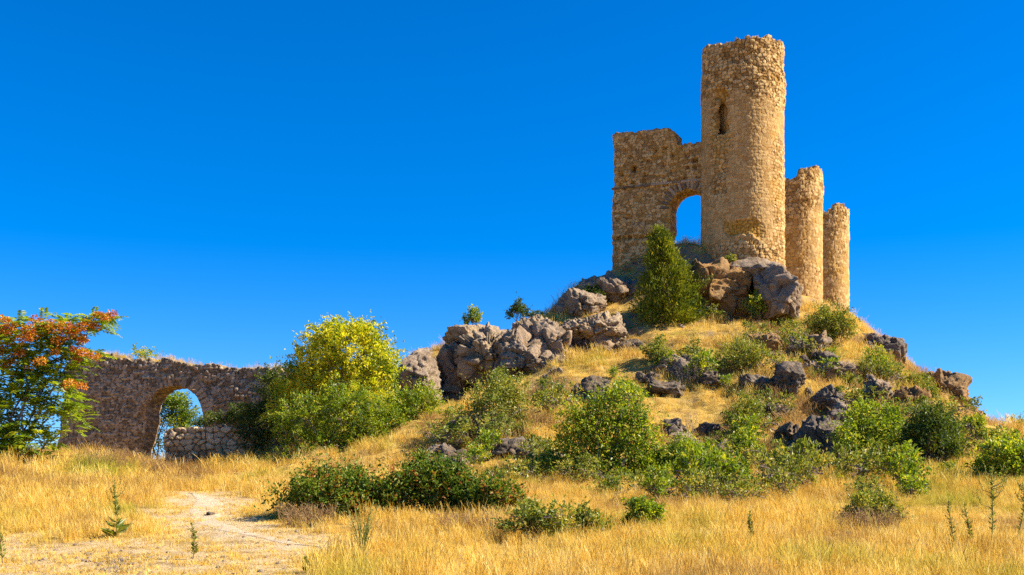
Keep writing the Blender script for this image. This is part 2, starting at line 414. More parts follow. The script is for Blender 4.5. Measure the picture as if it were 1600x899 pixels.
# the footpath is its own thin sheet
pw = np.linspace(-1, 1, 15); tg = unit(np.gradient(PATHD, axis=0)); sd = np.stack([-tg[:, 1], tg[:, 0]], 1)
wj = sstep(-2, 22, np.arange(len(PATHD))) * (.46 + .22 * np.cos(np.arange(len(PATHD)) * .06)) * sstep(len(PATHD), len(PATHD) - 30, np.arange(len(PATHD))) + .10 * fbm(np.stack([np.arange(len(PATHD)) * .13, np.zeros(len(PATHD)), np.zeros(len(PATHD))], 1), 3, 4)
PXY = PATHD[:, None] + sd[:, None] * (pw[None, :, None] * wj[:, None, None])
q = PXY.reshape(-1, 2); edge = np.abs(np.tile(pw, len(PATHD)))
qz = height(q[:, 0], q[:, 1]) + .012 - .05 * sstep(.75, 1, edge)
ip = (np.arange(len(PATHD) - 1)[:, None] * 15 + np.arange(14)[None]).ravel()
tag(mesh_np('dirt_path', np.column_stack([q, qz]), np.stack([ip, ip + 1, ip + 16, ip + 15], 1), M['path']), 'pale trodden footpath leading to the arch', None, None, 'structure')

# ------------------------------------------------------------------ masonry builders
def slab(name, parent, mat, u0, u1, z0, z1, step, inside, frame, thick, su, sz, seed, depth=.05, extra=None, K=5, tc_=.7):
    """a wall in its own plane: frame=(origin xy, along xy); every cell of the grid for which inside(u,z) holds is stone"""
    org, al = np.array(frame[0], float), np.array(frame[1], float); al /= np.linalg.norm(al)
    nm = np.array([al[1], -al[0]])                                   # towards the viewer
    us = np.arange(u0, u1 + step, step); zs = np.arange(z0, z1 + step, step)
    nu, nz = len(us), len(zs)
    cu, cz = np.meshgrid(us[:-1] + step / 2, zs[:-1] + step / 2)
    keep = inside(cu.ravel(), cz.ravel()).reshape(nz - 1, nu - 1)
    U, Z = np.meshgrid(us, zs); U = U.ravel().copy(); Z = Z.ravel().copy()
    cj, ci = np.nonzero(keep); n0 = cj * nu + ci
    quad = np.stack([n0, n0 + 1, n0 + 1 + nu, n0 + nu], 1)
    kp = np.pad(keep, 1)
    E = []
    for dj, di, (a, b) in ((-1, 0, (0, 1)), (0, 1, (1, 2)), (1, 0, (2, 3)), (0, -1, (3, 0))):
        m = ~kp[cj + 1 + dj, ci + 1 + di]
        E.append(np.stack([quad[m, a], quad[m, b]], 1))
    E = np.concatenate(E)
    for _ in range(2):                                               # soften the outline of the cells
        su_ = np.zeros(nu * nz); sz_ = np.zeros(nu * nz); c_ = np.zeros(nu * nz)
        for a, b in ((0, 1), (1, 0)):
            np.add.at(su_, E[:, a], U[E[:, b]]); np.add.at(sz_, E[:, a], Z[E[:, b]]); np.add.at(c_, E[:, a], 1)
        m = c_ > 0
        U[m] = .5 * U[m] + .5 * su_[m] / c_[m]; Z[m] = .5 * Z[m] + .5 * sz_[m] / c_[m]
    Vs, tone, joint, och = [], [], [], []
    used = np.zeros(nu * nz, bool); used[quad.ravel()] = True
    bnd = np.zeros(nu * nz, bool); bnd[E.ravel()] = True
    faces = []; base = 0; maps = []
    for k in range(K + 1):
        sel = used if k in (0, K) else bnd
        idx = np.full(nu * nz, -1); idx[sel] = base + np.arange(sel.sum()); base += sel.sum(); maps.append(idx)
        u, z = U[sel], Z[sel]; dpt = thick * k / K
        sg = -1 if k == 0 else 1
        pz = np.stack([u, z, np.full(len(u), dpt)], 1)
        if k in (0, K):
            j, c = masonry(u + fbm(pz * 2.2, 2, seed) * su * .35, z + fbm(pz * 2.2, 2, seed + 5) * sz * .4, su, sz, seed + (0 if k == 0 else 50))
        else:
            f1, f2, c = worley3(pz * np.array([1 / su, 1 / sz, 1 / su]), seed); j = (f2 - f1) * .8
        d = depth * 1.2 * (sstep(0, .16, j) - .7) + depth * .8 * (c - .5) + fbm(pz * .8, 3, seed + 8) * depth * 1.1 + fbm(pz * 6, 2, seed + 3) * depth * .4
        oc = np.zeros(len(u))
        if extra is not None and k == 0:
            dd, oc = extra(u, z); d = d + dd
        off = -dpt + (d if k == 0 else (-d if k == K else 0))
        jx = 0 if k in (0,) else fbm(pz * 4, 2, seed + 12) * .05
        jz = 0 if k in (0,) else fbm(pz * 4, 2, seed + 13) * .05
        xy = org[None] + al[None] * (u + jx)[:, None] + nm[None] * np.broadcast_to(off, u.shape)[:, None]
        Vs.append(np.column_stack([xy, z + jz])); tone.append(.5 + (c - .5) * tc_); joint.append(j); och.append(oc)
    faces.append(maps[0][quad]); faces.append(maps[K][quad][:, ::-1])
    for k in range(K):
        faces.append(np.stack([maps[k][E[:, 1]], maps[k][E[:, 0]], maps[k + 1][E[:, 0]], maps[k + 1][E[:, 1]]], 1))
    Vw = np.concatenate(Vs)
    if parent: Vw = Vw - np.array(parent.location)
    return mesh_np(name, Vw, np.concatenate(faces), mat, parent, vattr={'tone': np.concatenate(tone), 'joint': np.concatenate(joint), 'ochre': np.concatenate(och)}, smooth=True)

def round_tower(root, mat, cx, cy, r, zb, zt, na, dz, su, sz, seed, ragged, extra=None, thick=.8, taper=.0):
    th = np.arange(na) * 2 * pi / na                                 # 0 = towards the viewer (-Y), rising towards +X
    nz = int((zt - zb) / dz)
    pt = np.stack([np.cos(th) * 2.6, np.sin(th) * 2.6, np.zeros(na)], 1)
    _, _, tc = worley3(np.stack([np.cos(th) * r / .38, np.sin(th) * r / .38, np.zeros(na)], 1), seed + 4)
    top = zt - ragged(th) - .32 * tc - .25 * (fbm(pt, 3, seed + 2) + .5)
    t = np.linspace(0, 1, nz + 1)
    Z = zb + (top[None] - zb) * t[:, None]; TH = np.broadcast_to(th[None], Z.shape)
    z, a = Z.ravel(), TH.ravel()
    pz = np.stack([np.sin(a) * r, -np.cos(a) * r, z], 1)
    wrap = max(8, int(round(2 * pi * r / su))); su2 = 2 * pi * r / wrap
    u = a * r
    j, c = masonry(u + fbm(pz * 2., 2, seed) * su * .3, z + fbm(pz * 2., 2, seed + 5) * sz * .4, su2, sz, seed, wrap=wrap)
    d = .06 * (sstep(0, .16, j) - .7) + .045 * (c - .5) + fbm(pz * .7, 3, seed + 8) * .05 + fbm(pz * 7, 2, seed + 3) * .02
    oc = np.zeros(len(a)); rough = np.ones(len(a))
    if extra is not None: dd, oc, rough = extra(a, z)
    else: dd = 0
    d = d * rough + dd
    rr = r * (1 - taper * (z - zb) / (zt - zb)) + d
    Vo = np.stack([cx + np.sin(a) * rr, cy - np.cos(a) * rr, z], 1)
    jo = j + np.clip(.75 - rough, 0, .35) * .28
    ni = 6
    Vi = []
    for k in range(ni):                                              # rim and inner face
        ri = r * (1 - taper) - thick * (min(k, 2) / 2 if k else .25) + fbm(pt * 2 + k, 2, seed + 60) * .05
        zi = top + (.05 * fbm(pt * 3, 2, seed + 61 + k) if k < 3 else -(k - 2) * 1.6)
        Vi.append(np.stack([cx + np.sin(th) * ri, cy - np.cos(th) * ri, zi], 1))
    Vi.append(np.array([[cx, cy, zt - 7.0]]))
    Vv = np.concatenate([Vo] + Vi) - np.array(root.location)
    nr = nz + 1 + ni
    i = np.arange(nr - 1)[:, None] * na; q = np.arange(na)[None]; q2 = (q + 1) % na
    Fq = np.stack([i + q, i + q2, i + na + q2, i + na + q], -1).reshape(-1, 4)
    if extra is tower_extra:
        hm = np.concatenate([HOLE[-1], np.zeros(len(Vv) - len(a))]); Fq = Fq[hm[Fq].min(1) < .4]
    lb = (nr - 1) * na
    Ft = np.stack([lb + np.arange(na), lb + (np.arange(na) + 1) % na, np.full(na, nr * na)], 1)
    ext = np.concatenate
    nb = len(Vv) - len(a)
    return mesh_np('wall', Vv, [Fq, Ft], mat, root, vattr={'tone': ext([.5 + (c - .5) * np.clip(rough * .62, .25, .95), rng.random(nb)]), 'joint': ext([jo, np.full(nb, .4)]), 'ochre': ext([oc, np.zeros(nb)])})

TD = 67.0; TX = xat(1160, TD); TR = 2.53
tz = lambda py, D=64.6: zat(py, D)
HOLE = []
def tower_extra(a, z):
    ang = (a + pi) % (2 * pi) - pi
    u = ang * TR
    pz = np.stack([u, z, np.zeros(len(u))], 1)
    w = fbm(pz * 1.6, 3, 71)
    dd = np.zeros(len(u)); oc = np.zeros(len(u)); rough = np.full(len(u), .42)
    up = sstep(tz(160), tz(128), z + w * .8)                          # coarser, newer masonry at the head
    rough = rough + up * .9
    dd += -.06 * sstep(tz(98), tz(94), z + w * .15)
    # torn strip below and around the slit on the left flank
    strip = sstep(.75, .35, np.abs(u + 2.1 + w * .5)) * sstep(tz(315), tz(285), z) * sstep(tz(125), tz(150), z)
    rough = rough + strip * .9; dd += -.09 * strip + strip * w * .12
    patch = sstep(.5, .2, np.hypot(u + 1.9, (z - tz(145)) * .8) + w * .4); oc += .55 * patch; dd -= .18 * patch
    # slit window
    uc = -1.93; zc0, zc1 = tz(203), tz(156)
    hw = .34 + w * .10
    ins = sstep(.07, -.03, np.abs(u - uc - .04 * (z - zc0)) - hw) * sstep(zc0 - .12, zc0 + .1, z) * sstep(zc1 + .28, zc1 - .1, z + 1.4 * np.maximum(0, np.abs(u - uc) - .1))
    dd -= .38 * ins; oc = oc * (1 - ins); HOLE.append(ins)
    # worn ochre band near the foot
    band = sstep(.32, .14, np.abs((z - tz(357)) + .12 * u + w * .35) - .16) * sstep(-1.95, -1.2, u) * sstep(1.0, .35, u)
    dd -= .09 * band; oc += .8 * band; rough += band * .9
    foot = sstep(tz(372), tz(385), z); rough += .5 * foot
    p2 = sstep(.3, .1, np.hypot(u - 1.9, (z - tz(118)) * 1.6) + w * .25); oc += .6 * p2; dd -= .1 * p2
    rough += .7 * sstep(1.3, 1.7, u) * (fbm(pz * .5, 2, 75) > -.1)
    oc += .35 * sstep(.25, .5, fbm(pz * .55 + 9, 3, 78)) * sstep(tz(130), tz(180), z)
    return dd, np.clip(oc, 0, 1), rough
tower = thing('round_tower', 'tallest round stone tower of the ruined castle, with a dark slit window', 'tower', (TX, TD, 13.0))
zt_main = tz(49)
round_tower(tower, M['castle'], TX, TD, TR, 12.6, zt_main, 440, .038, .30, .20, 5, lambda th: np.zeros(len(th)), tower_extra, .8, .02)

# ---- two more towers of the enceinte
def side_extra(seed, zb, zt, dark):
    def f(a, z):
        ang = (a + pi) % (2 * pi) - pi; u = ang * 2.1
        pz = np.stack([u, z, np.zeros(len(u))], 1); w = fbm(pz * 1.1, 3, seed)
        oc = .4 * sstep(.05, .5, w) * sstep(zt - 2, zt - 5, z)
        rough = .6 + .6 * sstep(zt - 3.2, zt - 2., z + w) + .5 * sstep(.1, .4, fbm(pz * .6, 2, seed + 3))
        return np.where(rough > 1, w * .06, 0), np.clip(oc, 0, 1), rough
    return f
D2 = 80.; X2 = xat(1284, D2) - 2.1; zb2, zt2 = 12.0, zat(258, D2 - 1.5)
t2 = thing('round_tower', 'middle round stone tower just right of the tallest one, with a ragged sloping top', 'tower', (X2, D2, zb2))
def rag2(th):
    ang = (th + pi) % (2 * pi) - pi
    return (.40 * sstep(.8, .0, ang) + .40 * sstep(.0, -.35, ang)) * (ang > -2.2)
round_tower(t2, M['castle'], X2, D2, 2.1, zb2, zt2, 260, .06, .36, .27, 23, rag2, side_extra(91, zb2, zt2, 0), .7, .01)
D3 = 93.; X3 = xat(1325, D3) - 2.05; zb3, zt3 = 12.2, zat(314, D3 - 1.5)
t3 = thing('round_tower', 'smallest and farthest round stone tower, at the right end with a broken peaked rim', 'tower', (X3, D3, zb3))
def rag3(th):
    ang = (th + pi) % (2 * pi) - pi
    return .75 * sstep(.22, .08, ang) + .45 * sstep(.62, .72, ang) + .35 * sstep(-.35, -.6, ang)
round_tower(t3, M['castle'], X3, D3, 2.05, zb3, zt3, 240, .07, .36, .27, 37, rag3, side_extra(95, zb3, zt3, 0), .7, .01)

# ---- the castle wall with its gate
WA = np.array([xat(957, 69.5), 69.5]); WB = np.array([xat(1114, 66.9), 66.9]); WL = float(np.linalg.norm(WB - WA)); WD = (WB - WA) / WL
def wall_u(px):                                                        # photo column -> distance along the wall
    k = (px - 800) / F
    return float((k * WA[1] - WA[0]) / (WD[0] - k * WD[1]))
def wz(px, py): return zat(py, WA[1] + WD[1] * wall_u(px))
gu0, gu1 = wall_u(1047), wall_u(1104); guc = (gu0 + gu1) / 2; gr = (gu1 - gu0) / 2
gtop = wz(1076, 297); gspr = gtop - gr
top_px = [(955, 214), (958, 208), (965, 207), (1000, 204), (1030, 200), (1048, 200), (1056, 206), (1057.5, 224), (1075, 224), (1095, 221), (1120, 222)]
TU = np.array([wall_u(a) for a, b in top_px]); TZ = np.array([wz(a, b) for a, b in top_px])
def wall_inside(u, z):
    pz = np.stack([u, z, np.zeros(len(u))], 1)
    n = fbm(pz * 3.2, 3, 41) * .12; n2 = fbm(pz * 1.3, 3, 44) * .16
    _, _, cc = worley3(np.stack([u / .35, np.zeros(len(u)), np.zeros(len(u))], 1), 46)
    top = np.interp(u, TU, TZ) - .13 * cc + n
    left = -.0 + .14 * sstep(wz(957, 330), wz(957, 270), z) - .12 * sstep(wz(957, 240), wz(957, 225), z) + n * .7
    lw = sstep(gspr - 1.2, gspr - 2.3, z) * .28 * (1 + 2.5 * n2)
    hole = np.where(z < gspr, np.abs(u - guc) < gr + n * .35 + np.where(u < guc, lw - .1 * sstep(gspr - 2.1, gspr - 3, z), 0), np.hypot(u - guc, z - gspr) < gr + n * .15)
    chip = np.hypot(u - wall_u(1093), (z - wz(1093, 276))) < .16
    return (z < top) & (u > left) & ~hole
holes = [(float(rng.uniform(wall_u(968), wall_u(1090))), float(rng.uniform(wz(1020, 280), wz(1020, 225)))) for _ in range(26)]
holes += [(wall_u(p), wz(p, y)) for p, y in ((975, 371), (984, 371), (993, 370), (1002, 370), (966, 372), (1010, 369), (980, 338), (1000, 345), (1088, 250), (1090, 279), (970, 288), (988, 286), (1006, 283), (1046, 281), (1068, 279))]
def wall_extra(u, z):
    pz = np.stack([u, z, np.zeros(len(u))], 1)
    dd = np.zeros(len(u)); oc = np.zeros(len(u))
    for hu, hz in holes:
        m = sstep(.13, .05, np.maximum(np.abs(u - hu) * .8, np.abs(z - hz)))
        dd -= .24 * m
    w = fbm(pz * 1.2, 3, 51)
    b = sstep(.18, .05, np.abs(z - (wz(990, 371) + .0 * u) + w * .06)) * sstep(wall_u(1020), wall_u(1005), u)
    dd -= .08 * b; oc += .35 * b
    r = np.hypot(u - guc, np.maximum(0, z - gspr)) - gr
    oc += .55 * sstep(.30, .08, r + w * .1) * (z < gspr + 2)
    low = sstep(wz(1000, 290), wz(1000, 297), z)
    dd = dd + low * w * .08 + .05 * (1 - low)
    oc += .3 * sstep(.2, .5, fbm(pz * .7 + 4, 3, 53))
    return dd, np.clip(oc, 0, 1)
cw = thing('castle_wall', 'ruined castle wall with a tall arched gate joining the tallest tower', 'wall', (WA[0], WA[1], 13.))
slab('masonry', cw, M['castle'], -.4, WL + .3, 12.8, 23.4, .045, wall_inside, (WA, WD), 1.5, .30, .19, 61, .045, wall_extra)
WN = np.array([WD[1], -WD[0]])
def wall_box_strip(parent, name, mat, ctr_u, ctr_z, tan, length, width, proud, seed, n=8, wid2=None):
    """a dressed block lying in the wall face: tan is its long direction in (u,z)"""
    tan = np.array(tan) / np.hypot(*tan); nr = np.array([-tan[1], tan[0]])
    V = []
    for i in range(n + 1):
        s = (i / n - .5) * length
        ww = width if wid2 is None else width + (wid2 - width) * i / n
        for (a, b) in ((-.5, -.12), (-.5, .75), (-.35, 1), (.35, 1), (.5, .75), (.5, -.12)):
            g = fbm(np.array([[s * 5 + seed, a * 3, b * 2.]]), 2, 4)[0]
            uv = np.array([ctr_u, ctr_z]) + tan * (s + .01 * g) + nr * (a * ww + .015 * g)
            xy = WA + WD * uv[0] + WN * (proud * b + .012 * g)
            V.append([xy[0], xy[1], uv[1]])
    V = np.array(V)
    i = np.arange(n)[:, None] * 6; q = np.arange(6)[None]; q2 = (q + 1) % 6
    Fq = np.stack([i + q, i + q2, i + 6 + q2, i + 6 + q], -1).reshape(-1, 4)
    return V, Fq, np.array([[0, 1, 2, 3, 4, 5], [n * 6 + k for k in (5, 4, 3, 2, 1, 0)]])
def add_blocks(parent, name, mat, blocks):
    Vs, Q, H, n, tn = [], [], [], 0, []
    for V, Fq, hx in blocks:
        Vs.append(V - np.array(parent.location)); Q.append(Fq + n); H.append(hx + n); n += len(V); tn.append(np.full(len(V), rng.random()))
    V = np.concatenate(Vs); tn = np.concatenate(tn)
    return mesh_np(name, V, [np.concatenate(Q), np.concatenate(H)], mat, parent, vattr={'tone': tn, 'joint': np.full(len(V), .5), 'ochre': np.zeros(len(V))}, smooth=False)
bl = []
u = -.05
k = 0
while u < wall_u(1092):
    l = .45 + .4 * rng.random()
    uc = u + l / 2
    zc = wz(960, 295.5)                                                 # a level course
    bl.append(wall_box_strip(cw, 's', M['ruin'], uc, zc, (1, 0), l - .02, .13 + .03 * rng.random(), .10 + .03 * rng.random(), k)); u += l; k += 1
add_blocks(cw, 'string_course', M['ruin'], bl)
bl = []
for i in range(17):
    th = radians(2 + 176 * (i + .5) / 17); dr = np.array([cos(th), sin(th)])
    rm = gr + .34
    bl.append(wall_box_strip(cw, 'v', M['ruin'], guc + dr[0] * rm, gspr + dr[1] * rm, dr, .5 + .12 * rng.random(), .13, .07 + .02 * rng.random(), 40 + i, 4, .2))
add_blocks(cw, 'arch_ring', M['ruin'], bl)

# ---- the outer wall with the round arch on the left
RA = np.array([xat(92, 58.5), 58.5]); RB = np.array([xat(600, 57.0), 57.0]); RL = float(np.linalg.norm(RB - RA)); RDr = (RB - RA) / RL
def ru(px):
    k = (px - 800) / F
    return float((k * RA[1] - RA[0]) / (RDr[0] - k * RDr[1]))
def rz(px, py): return zat(py, RA[1] + RDr[1] * ru(px))
rt = [(90, 566), (105, 562), (130, 558), (165, 553), (190, 558), (215, 562), (235, 561), (255, 560), (272, 563), (290, 567), (320, 570), (360, 573), (385, 574), (410, 570), (430, 574), (470, 578), (520, 578), (600, 570)]
RTU = np.array([ru(a) for a, b in rt]); RTZ = np.array([rz(a, b) for a, b in rt])
au0, au1 = ru(229), ru(317); auc = (au0 + au1) / 2; ar = (au1 - au0) / 2; aspr = rz(272, 603) - ar
def ruin_inside(u, z):
    pz = np.stack([u, z, np.zeros(len(u))], 1)
    n = fbm(pz * 2.6, 3, 141) * .13
    _, _, cc = worley3(np.stack([u / .42, np.zeros(len(u)), np.zeros(len(u))], 1), 146)
    top = np.interp(u, RTU, RTZ) - .28 * cc + n + .08
    left = np.interp(z, [rz(90, 705), rz(90, 650), rz(90, 625), rz(90, 600), rz(90, 560)], [-.15, .2, .38, .22, .48]) + n
    spread = .42 * sstep(aspr - .2, aspr - 2.2, z) * (u < auc)
    hole = np.where(z < aspr, np.abs(u - auc) < ar + spread + n * .4, np.hypot(u - auc, z - aspr) < ar + n * .25)
    return (z < top) & (u > left) & ~hole
def ruin_extra(u, z):
    pz = np.stack([u, z, np.zeros(len(u))], 1); w = fbm(pz * .6, 4, 151)
    r = np.hypot(u - auc, np.maximum(0, z - aspr)) - ar
    oc = .35 * sstep(.35, .1, r) * (z > aspr - .3) + .25 * sstep(.25, .6, w)
    dd = w * .14
    for cu_, cz_, s in ((ru(255), rz(255, 582), .28), (ru(249), rz(249, 590), .2), (ru(242), rz(242, 600), .18)):
        m = sstep(s, s * .4, np.hypot(u - cu_, z - cz_) + w * .1); oc += .5 * m; dd -= .1 * m
    return dd, np.clip(oc, 0, 1)
rw = thing('ruined_wall', 'long ruined rubble wall in shade with a round arched gateway', 'wall', (RA[0], RA[1], 1.5))
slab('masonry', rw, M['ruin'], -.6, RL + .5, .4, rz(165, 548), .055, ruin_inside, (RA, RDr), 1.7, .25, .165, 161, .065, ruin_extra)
WA, WD, WN = RA, RDr, np.array([RDr[1], -RDr[0]])
bl = []
for i in range(21):
    th = radians(4 + 172 * (i + .5) / 21); dr = np.array([cos(th), sin(th)]); rm = ar + .27
    bl.append(wall_box_strip(rw, 'v', M['ruin'], auc + dr[0] * rm, aspr + dr[1] * rm, dr, .48 + .14 * rng.random(), .15, .06 + .04 * rng.random(), 80 + i, 4, .22))
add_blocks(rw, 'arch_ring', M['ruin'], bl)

# ---- the low drystone wall before the arch
LD = 53.2
LA = np.array([xat(258, LD), LD]); LB = np.array([xat(440, LD - .6), LD - .6]); LL = float(np.linalg.norm(LB - LA)); LDr = (LB - LA) / LL
lt = [(258, 672), (275, 671), (300, 669), (325, 668), (340, 664), (352, 666), (375, 666), (400, 668), (440, 690)]
LTU = np.array([(p - 258) / 182 * LL for p, y in lt]); LTZ = np.array([zat(y, LD) for p, y in lt])
def low_inside(u, z):
    pz = np.stack([u, z, np.zeros(len(u))], 1); n = fbm(pz * 3, 3, 241) * .08
    _, _, cc = worley3(np.stack([u / .38, np.zeros(len(u)), np.zeros(len(u))], 1), 246)
    return (z < np.interp(u, LTU, LTZ) - .16 * cc + n + .05) & (u > n) & (u < LL + n)
lw_ = thing('low_wall', 'low drystone wall of rounded pale stones in front of the arch', 'wall', (LA[0], LA[1], 1.))
slab('masonry', lw_, M['drystone'], -.2, LL + .2, .6, 4.2, .045, low_inside, (LA, LDr), .7, .40, .30, 261, .10, None, 4)

# ------------------------------------------------------------------ rocks
def _ico(n):
    import bmesh
    bm = bmesh.new(); bmesh.ops.create_icosphere(bm, subdivisions=n, radius=1)
    v = np.array([x.co[:] for x in bm.verts]); f = np.array([[y.index for y in x.verts] for x in bm.faces]); bm.free()
    return v, f
ICO = {4: _ico(4), 5: _ico(5), 6: _ico(6), 7: _ico(7)}
def rock(name, label, px0, py0, px1, py1, D, depth, seed, mat='rock_grey', box=2.6, amp=.22, crag=.5, cell=1.0, sub=5, lean=0., group=None, rot=0., fine=.06):
    """a rock whose front fills that patch of the photo at distance D; it reaches back and down into the hill"""
    v, f = ICO[sub]
    v = v / (np.abs(v) ** box).sum(1)[:, None] ** (1 / box)
    cx, cz_ = (px0 + px1) / 2, (py0 + py1) / 2
    c = P(cx, cz_, D); hw = (px1 - px0) / 2 / F * D; hh = (py1 - py0) / 2 / F * D
    c[1] += depth * .36
    s = np.array([hw, depth / 2, hh])
    if rot:
        ca, sa = cos(rot), sin(rot); v = np.stack([v[:, 0] * ca - v[:, 1] * sa, v[:, 0] * sa + v[:, 1] * ca, v[:, 2]], 1)
    gq = np.random.default_rng(seed * 13 + 5)
    for k in range(26):
        nk = unit(gq.normal(size=3) * np.array([1, 1, .75])); reach = (np.abs(nk) ** 1.2).sum() ** (1 / 1.2)
        ok_ = gq.uniform(.56, .88) * reach ** .5
        pr_ = v @ nk
        v = np.where((pr_ > ok_)[:, None], v - nk * ((pr_ - ok_) * .93)[:, None], v)
    v = v / np.abs(v).max(0)
    p = v * s
    p[:, 1] += lean * p[:, 2]
    w = p + c
    sz_ = min(hw, hh, depth / 2)
    n = unit(v / s * sz_)
    lo = fbm(w * (.55 / max(sz_, .35)), 3, seed)
    wq = w + .22 * cell * np.stack([fbm(w * 1.1 / cell + k * 7, 3, seed + 3 + k) for k in range(3)], 1)
    f1, f2, cid, tl = worley3v(wq * np.array([1, 1, 1.35]) * (1.1 / cell), seed + 7)
    g1, g2, gid, tg_ = worley3v(wq * np.array([1, 1, 1.6]) * (3.3 / cell), seed + 17)
    d = sz_ * amp * .9 * lo + crag * sz_ * (.20 * (cid - .5) + .26 * tl) - crag * .10 * sz_ * sstep(.13, 0, f2 - f1)
    fn = min(fine, sz_ * .12)
    d += fn * ((gid - .5) * 1.5 + 1.9 * tg_ - .7 * sstep(.12, 0, g2 - g1)) * (.5 + sstep(-.2, .3, fbm(w * .9, 2, seed + 21)))
    d += (ridged(w * 1.3, 3, seed + 25) - .6) * min(.2, sz_ * .2) + fbm(w * 7, 3, seed + 9) * min(.05, sz_ * .08)
    w = w + n * d[:, None]
    o = mesh_np(name, w - c, f, M[mat], None, vattr={'joint': np.minimum(f2 - f1, (g2 - g1) * 1.2 + .04)}, smooth=True)
    o.location = c
    tag(o, label, 'rock', group)
    return o
def hitD(px, py): return hit(px, py)
G_B = 'boulders on the grassy slope'
